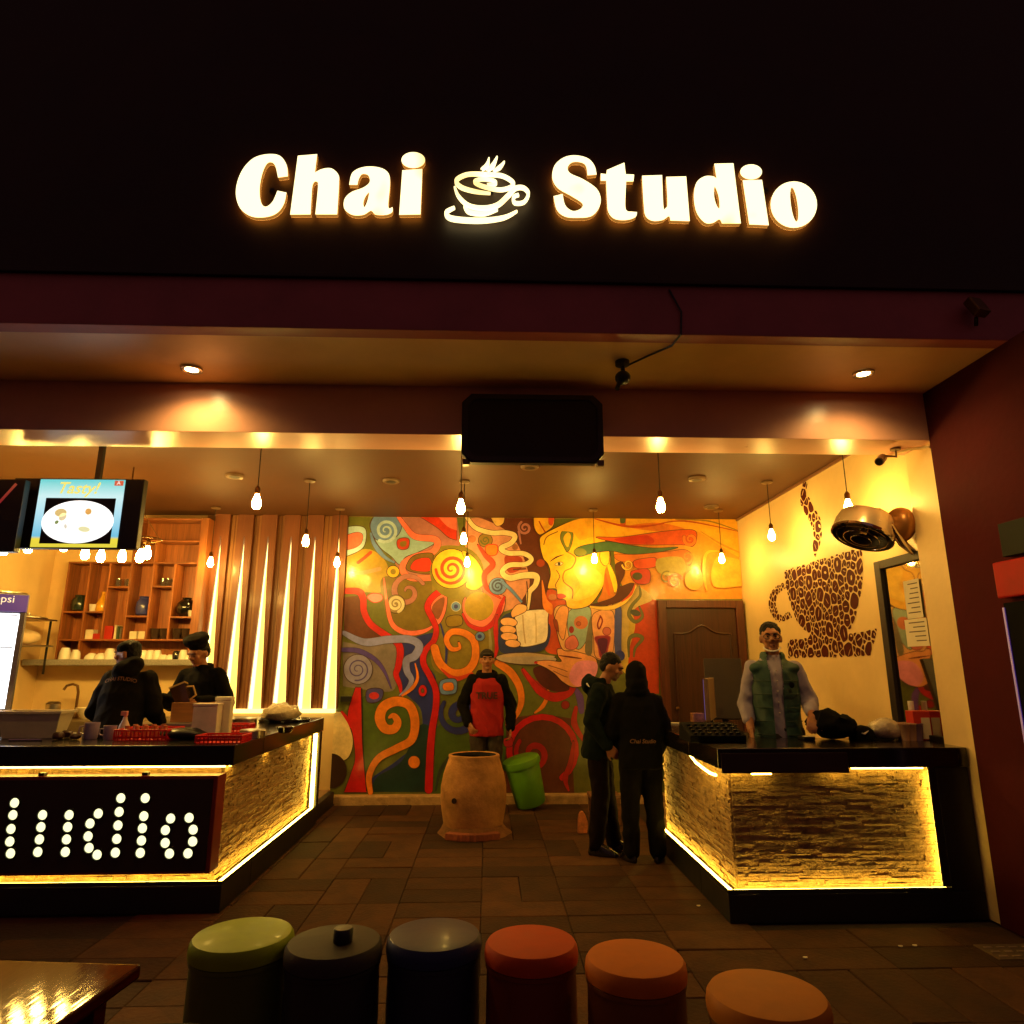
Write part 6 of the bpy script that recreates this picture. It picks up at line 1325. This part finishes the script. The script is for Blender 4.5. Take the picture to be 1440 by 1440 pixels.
MB().lathe([(0, .11), (.05, .1), (.085, .07), (.1, .02), (.1, 0)], 22, (p.x, p.y+.1, ZT)).build('crown', m_jk, t, smooth=True); q = MB().prism([ell(0, 0, .12, .075, 20)], lambda a_, b_, d: (p.x+.11+a_*.9, p.y+.04+b_, ZT+.004+d-.12*a_*0), .008).build('peak', m_jk, t)
MB().tube([(p.x-.05, p.y+.012, ZT+.055), (p.x-.035, p.y+.0, ZT+.05), (p.x+.0, p.y-.002, ZT+.075)], [.003, .008, .003], 6).build('white_logo', M('logo white', (220, 210, 200), .6), t, smooth=True)
p = till(1246, 1022); p.y -= .1; sack('bread_bag', 'crumpled pale bag between the black hat and the cups', 'bag', (p.x, p.y+.1, ZT), (.15, .11, .075), m_bag, 51, amp=.3)
for k, (u, v) in enumerate(((1268, 1030), (1277, 1030), (1286, 1029), (1272, 1022), (1282, 1022))):
    p = till(u-6, v); p.y -= .1*(k < 3); lathe_thing('paper_cup', ['leftmost front cup of the till counter cup stack', 'middle front cup of the till counter cup stack', 'purple tinted right cup of the till counter cup stack', 'back left cup of the till counter cup stack', 'back right cup of the till counter cup stack'][k], 'cup', [(0, 0), (.03, 0), (.042, .12), (.044, .122), (.044, .128), (.04, .128), (.028, .006), (0, .006)], M('lilac paper cup', (130, 104, 130), .5) if k == 2 else M('pale paper cup', (190, 150, 116), .5), (p.x, p.y, ZT), 'cups on the till counter')
a, b = at(1283, 1000, y=5.42), at(1310, 1022, y=5.42); t = thing('tea_box', 'red and white packet at the right end of the till counter', 'box', ((a.x+b.x)/2, 5.46, ZT)); bx('box_body', M('red carton', (196, 40, 26), .5), t, a.x, b.x, 5.42, 5.52, ZT+.0, a.z, .004); bx('white_panel', m_card, t, a.x+.06, b.x-.01, 5.416, 5.4195, ZT+.01, a.z-.05, 0)
p = at(1287, 990, y=5.5); t = thing('sanitiser_bottle', 'small bottle with white cap behind the red packet', 'bottle', (p.x, 5.56, ZT)); MB().lathe([(0, 0), (.03, 0), (.03, .13), (.015, .15)], 16, (p.x, 5.56, ZT)).build('bottle_body', M('clear pink plastic', (190, 140, 120), .3), t, smooth=True); MB().lathe([(.022, .15), (.022, p.z-ZT+.02), (0, p.z-ZT+.022)], 14, (p.x, 5.56, ZT)).build('bottle_cap', m_white, t, smooth=True)

# ------------------------------------------------------------------ neighbour's cabinet at the right edge
a = at(1416, 792, y=4.3); rz0, rz1 = at(1425, 842, y=4.3).z, a.z
nb = thing('neighbour_cabinet', 'dark cabinet with red header cut by the right edge', 'cabinet', (3.37, 4.25, 0))
bx('cabinet_body', M('matt black steel', (9, 8, 9), .8, spec=.1), nb, 3.352, 3.415, 3.9, 4.28, .0, rz0-.03, .004); bx('red_header', M('red enamel', (170, 8, 6), .5, spec=.2), nb, 3.335, 3.415, 3.9, 4.3, rz0, rz1, .012); bx('violet_light_strip', EM('violet strip glow', (.06, .01, .5), .22), nb, 3.345, 3.3515, 4.268, 4.285, .1, rz0-.06, 0)
bx('green_panel', M('dark green panel', (12, 20, 9), .6, spec=.2), nb, 3.37, 3.415, 3.95, 4.24, rz1+.03, rz1+.25, .004)

# ------------------------------------------------------------------ drain grate and floor litter at the lower right
g0 = at(1412, 1338, z=0); gr = thing('drain_grate', 'small steel drain grate in the paving at the lower right', 'drain grate', (g0.x, g0.y, 0))
bx('grate_frame', M('worn galvanised steel', (120, 100, 80), .5, .6), gr, g0.x-.12, g0.x+.3, g0.y-.12, g0.y+.1, -.01, .004, .002)
for i in range(5):
    for j in range(3): bx('slot', M('slot rim steel', (190, 170, 150), .4, .7), gr, g0.x-.09+i*.08, g0.x-.04+i*.08, g0.y-.09+j*.065, g0.y-.075+j*.065, .0045, .009, .001)
for k, (u, v, lab) in enumerate(((1266, 1331, 'left one of two pale paper scraps right of the tan stool'), (1286, 1330, 'right one of two pale paper scraps right of the tan stool'), (1132, 1347, 'tiny pale paper scrap between the orange and tan stools'), (982, 1274, 'small scrap on the paving beside the till counter plinth'))):
    p = at(u, v, z=.006); o = MB().prism([cr([(-.012, -.008), (.01, -.01), (.014, .006), (-.006, .011)], True, 3)], lambda a_, b_, d: (p.x+a_, p.y+b_, .006+d+.2*abs(a_)), .003).build('paper_scrap', m_card, None); tag(rehome(o), lab, 'litter')
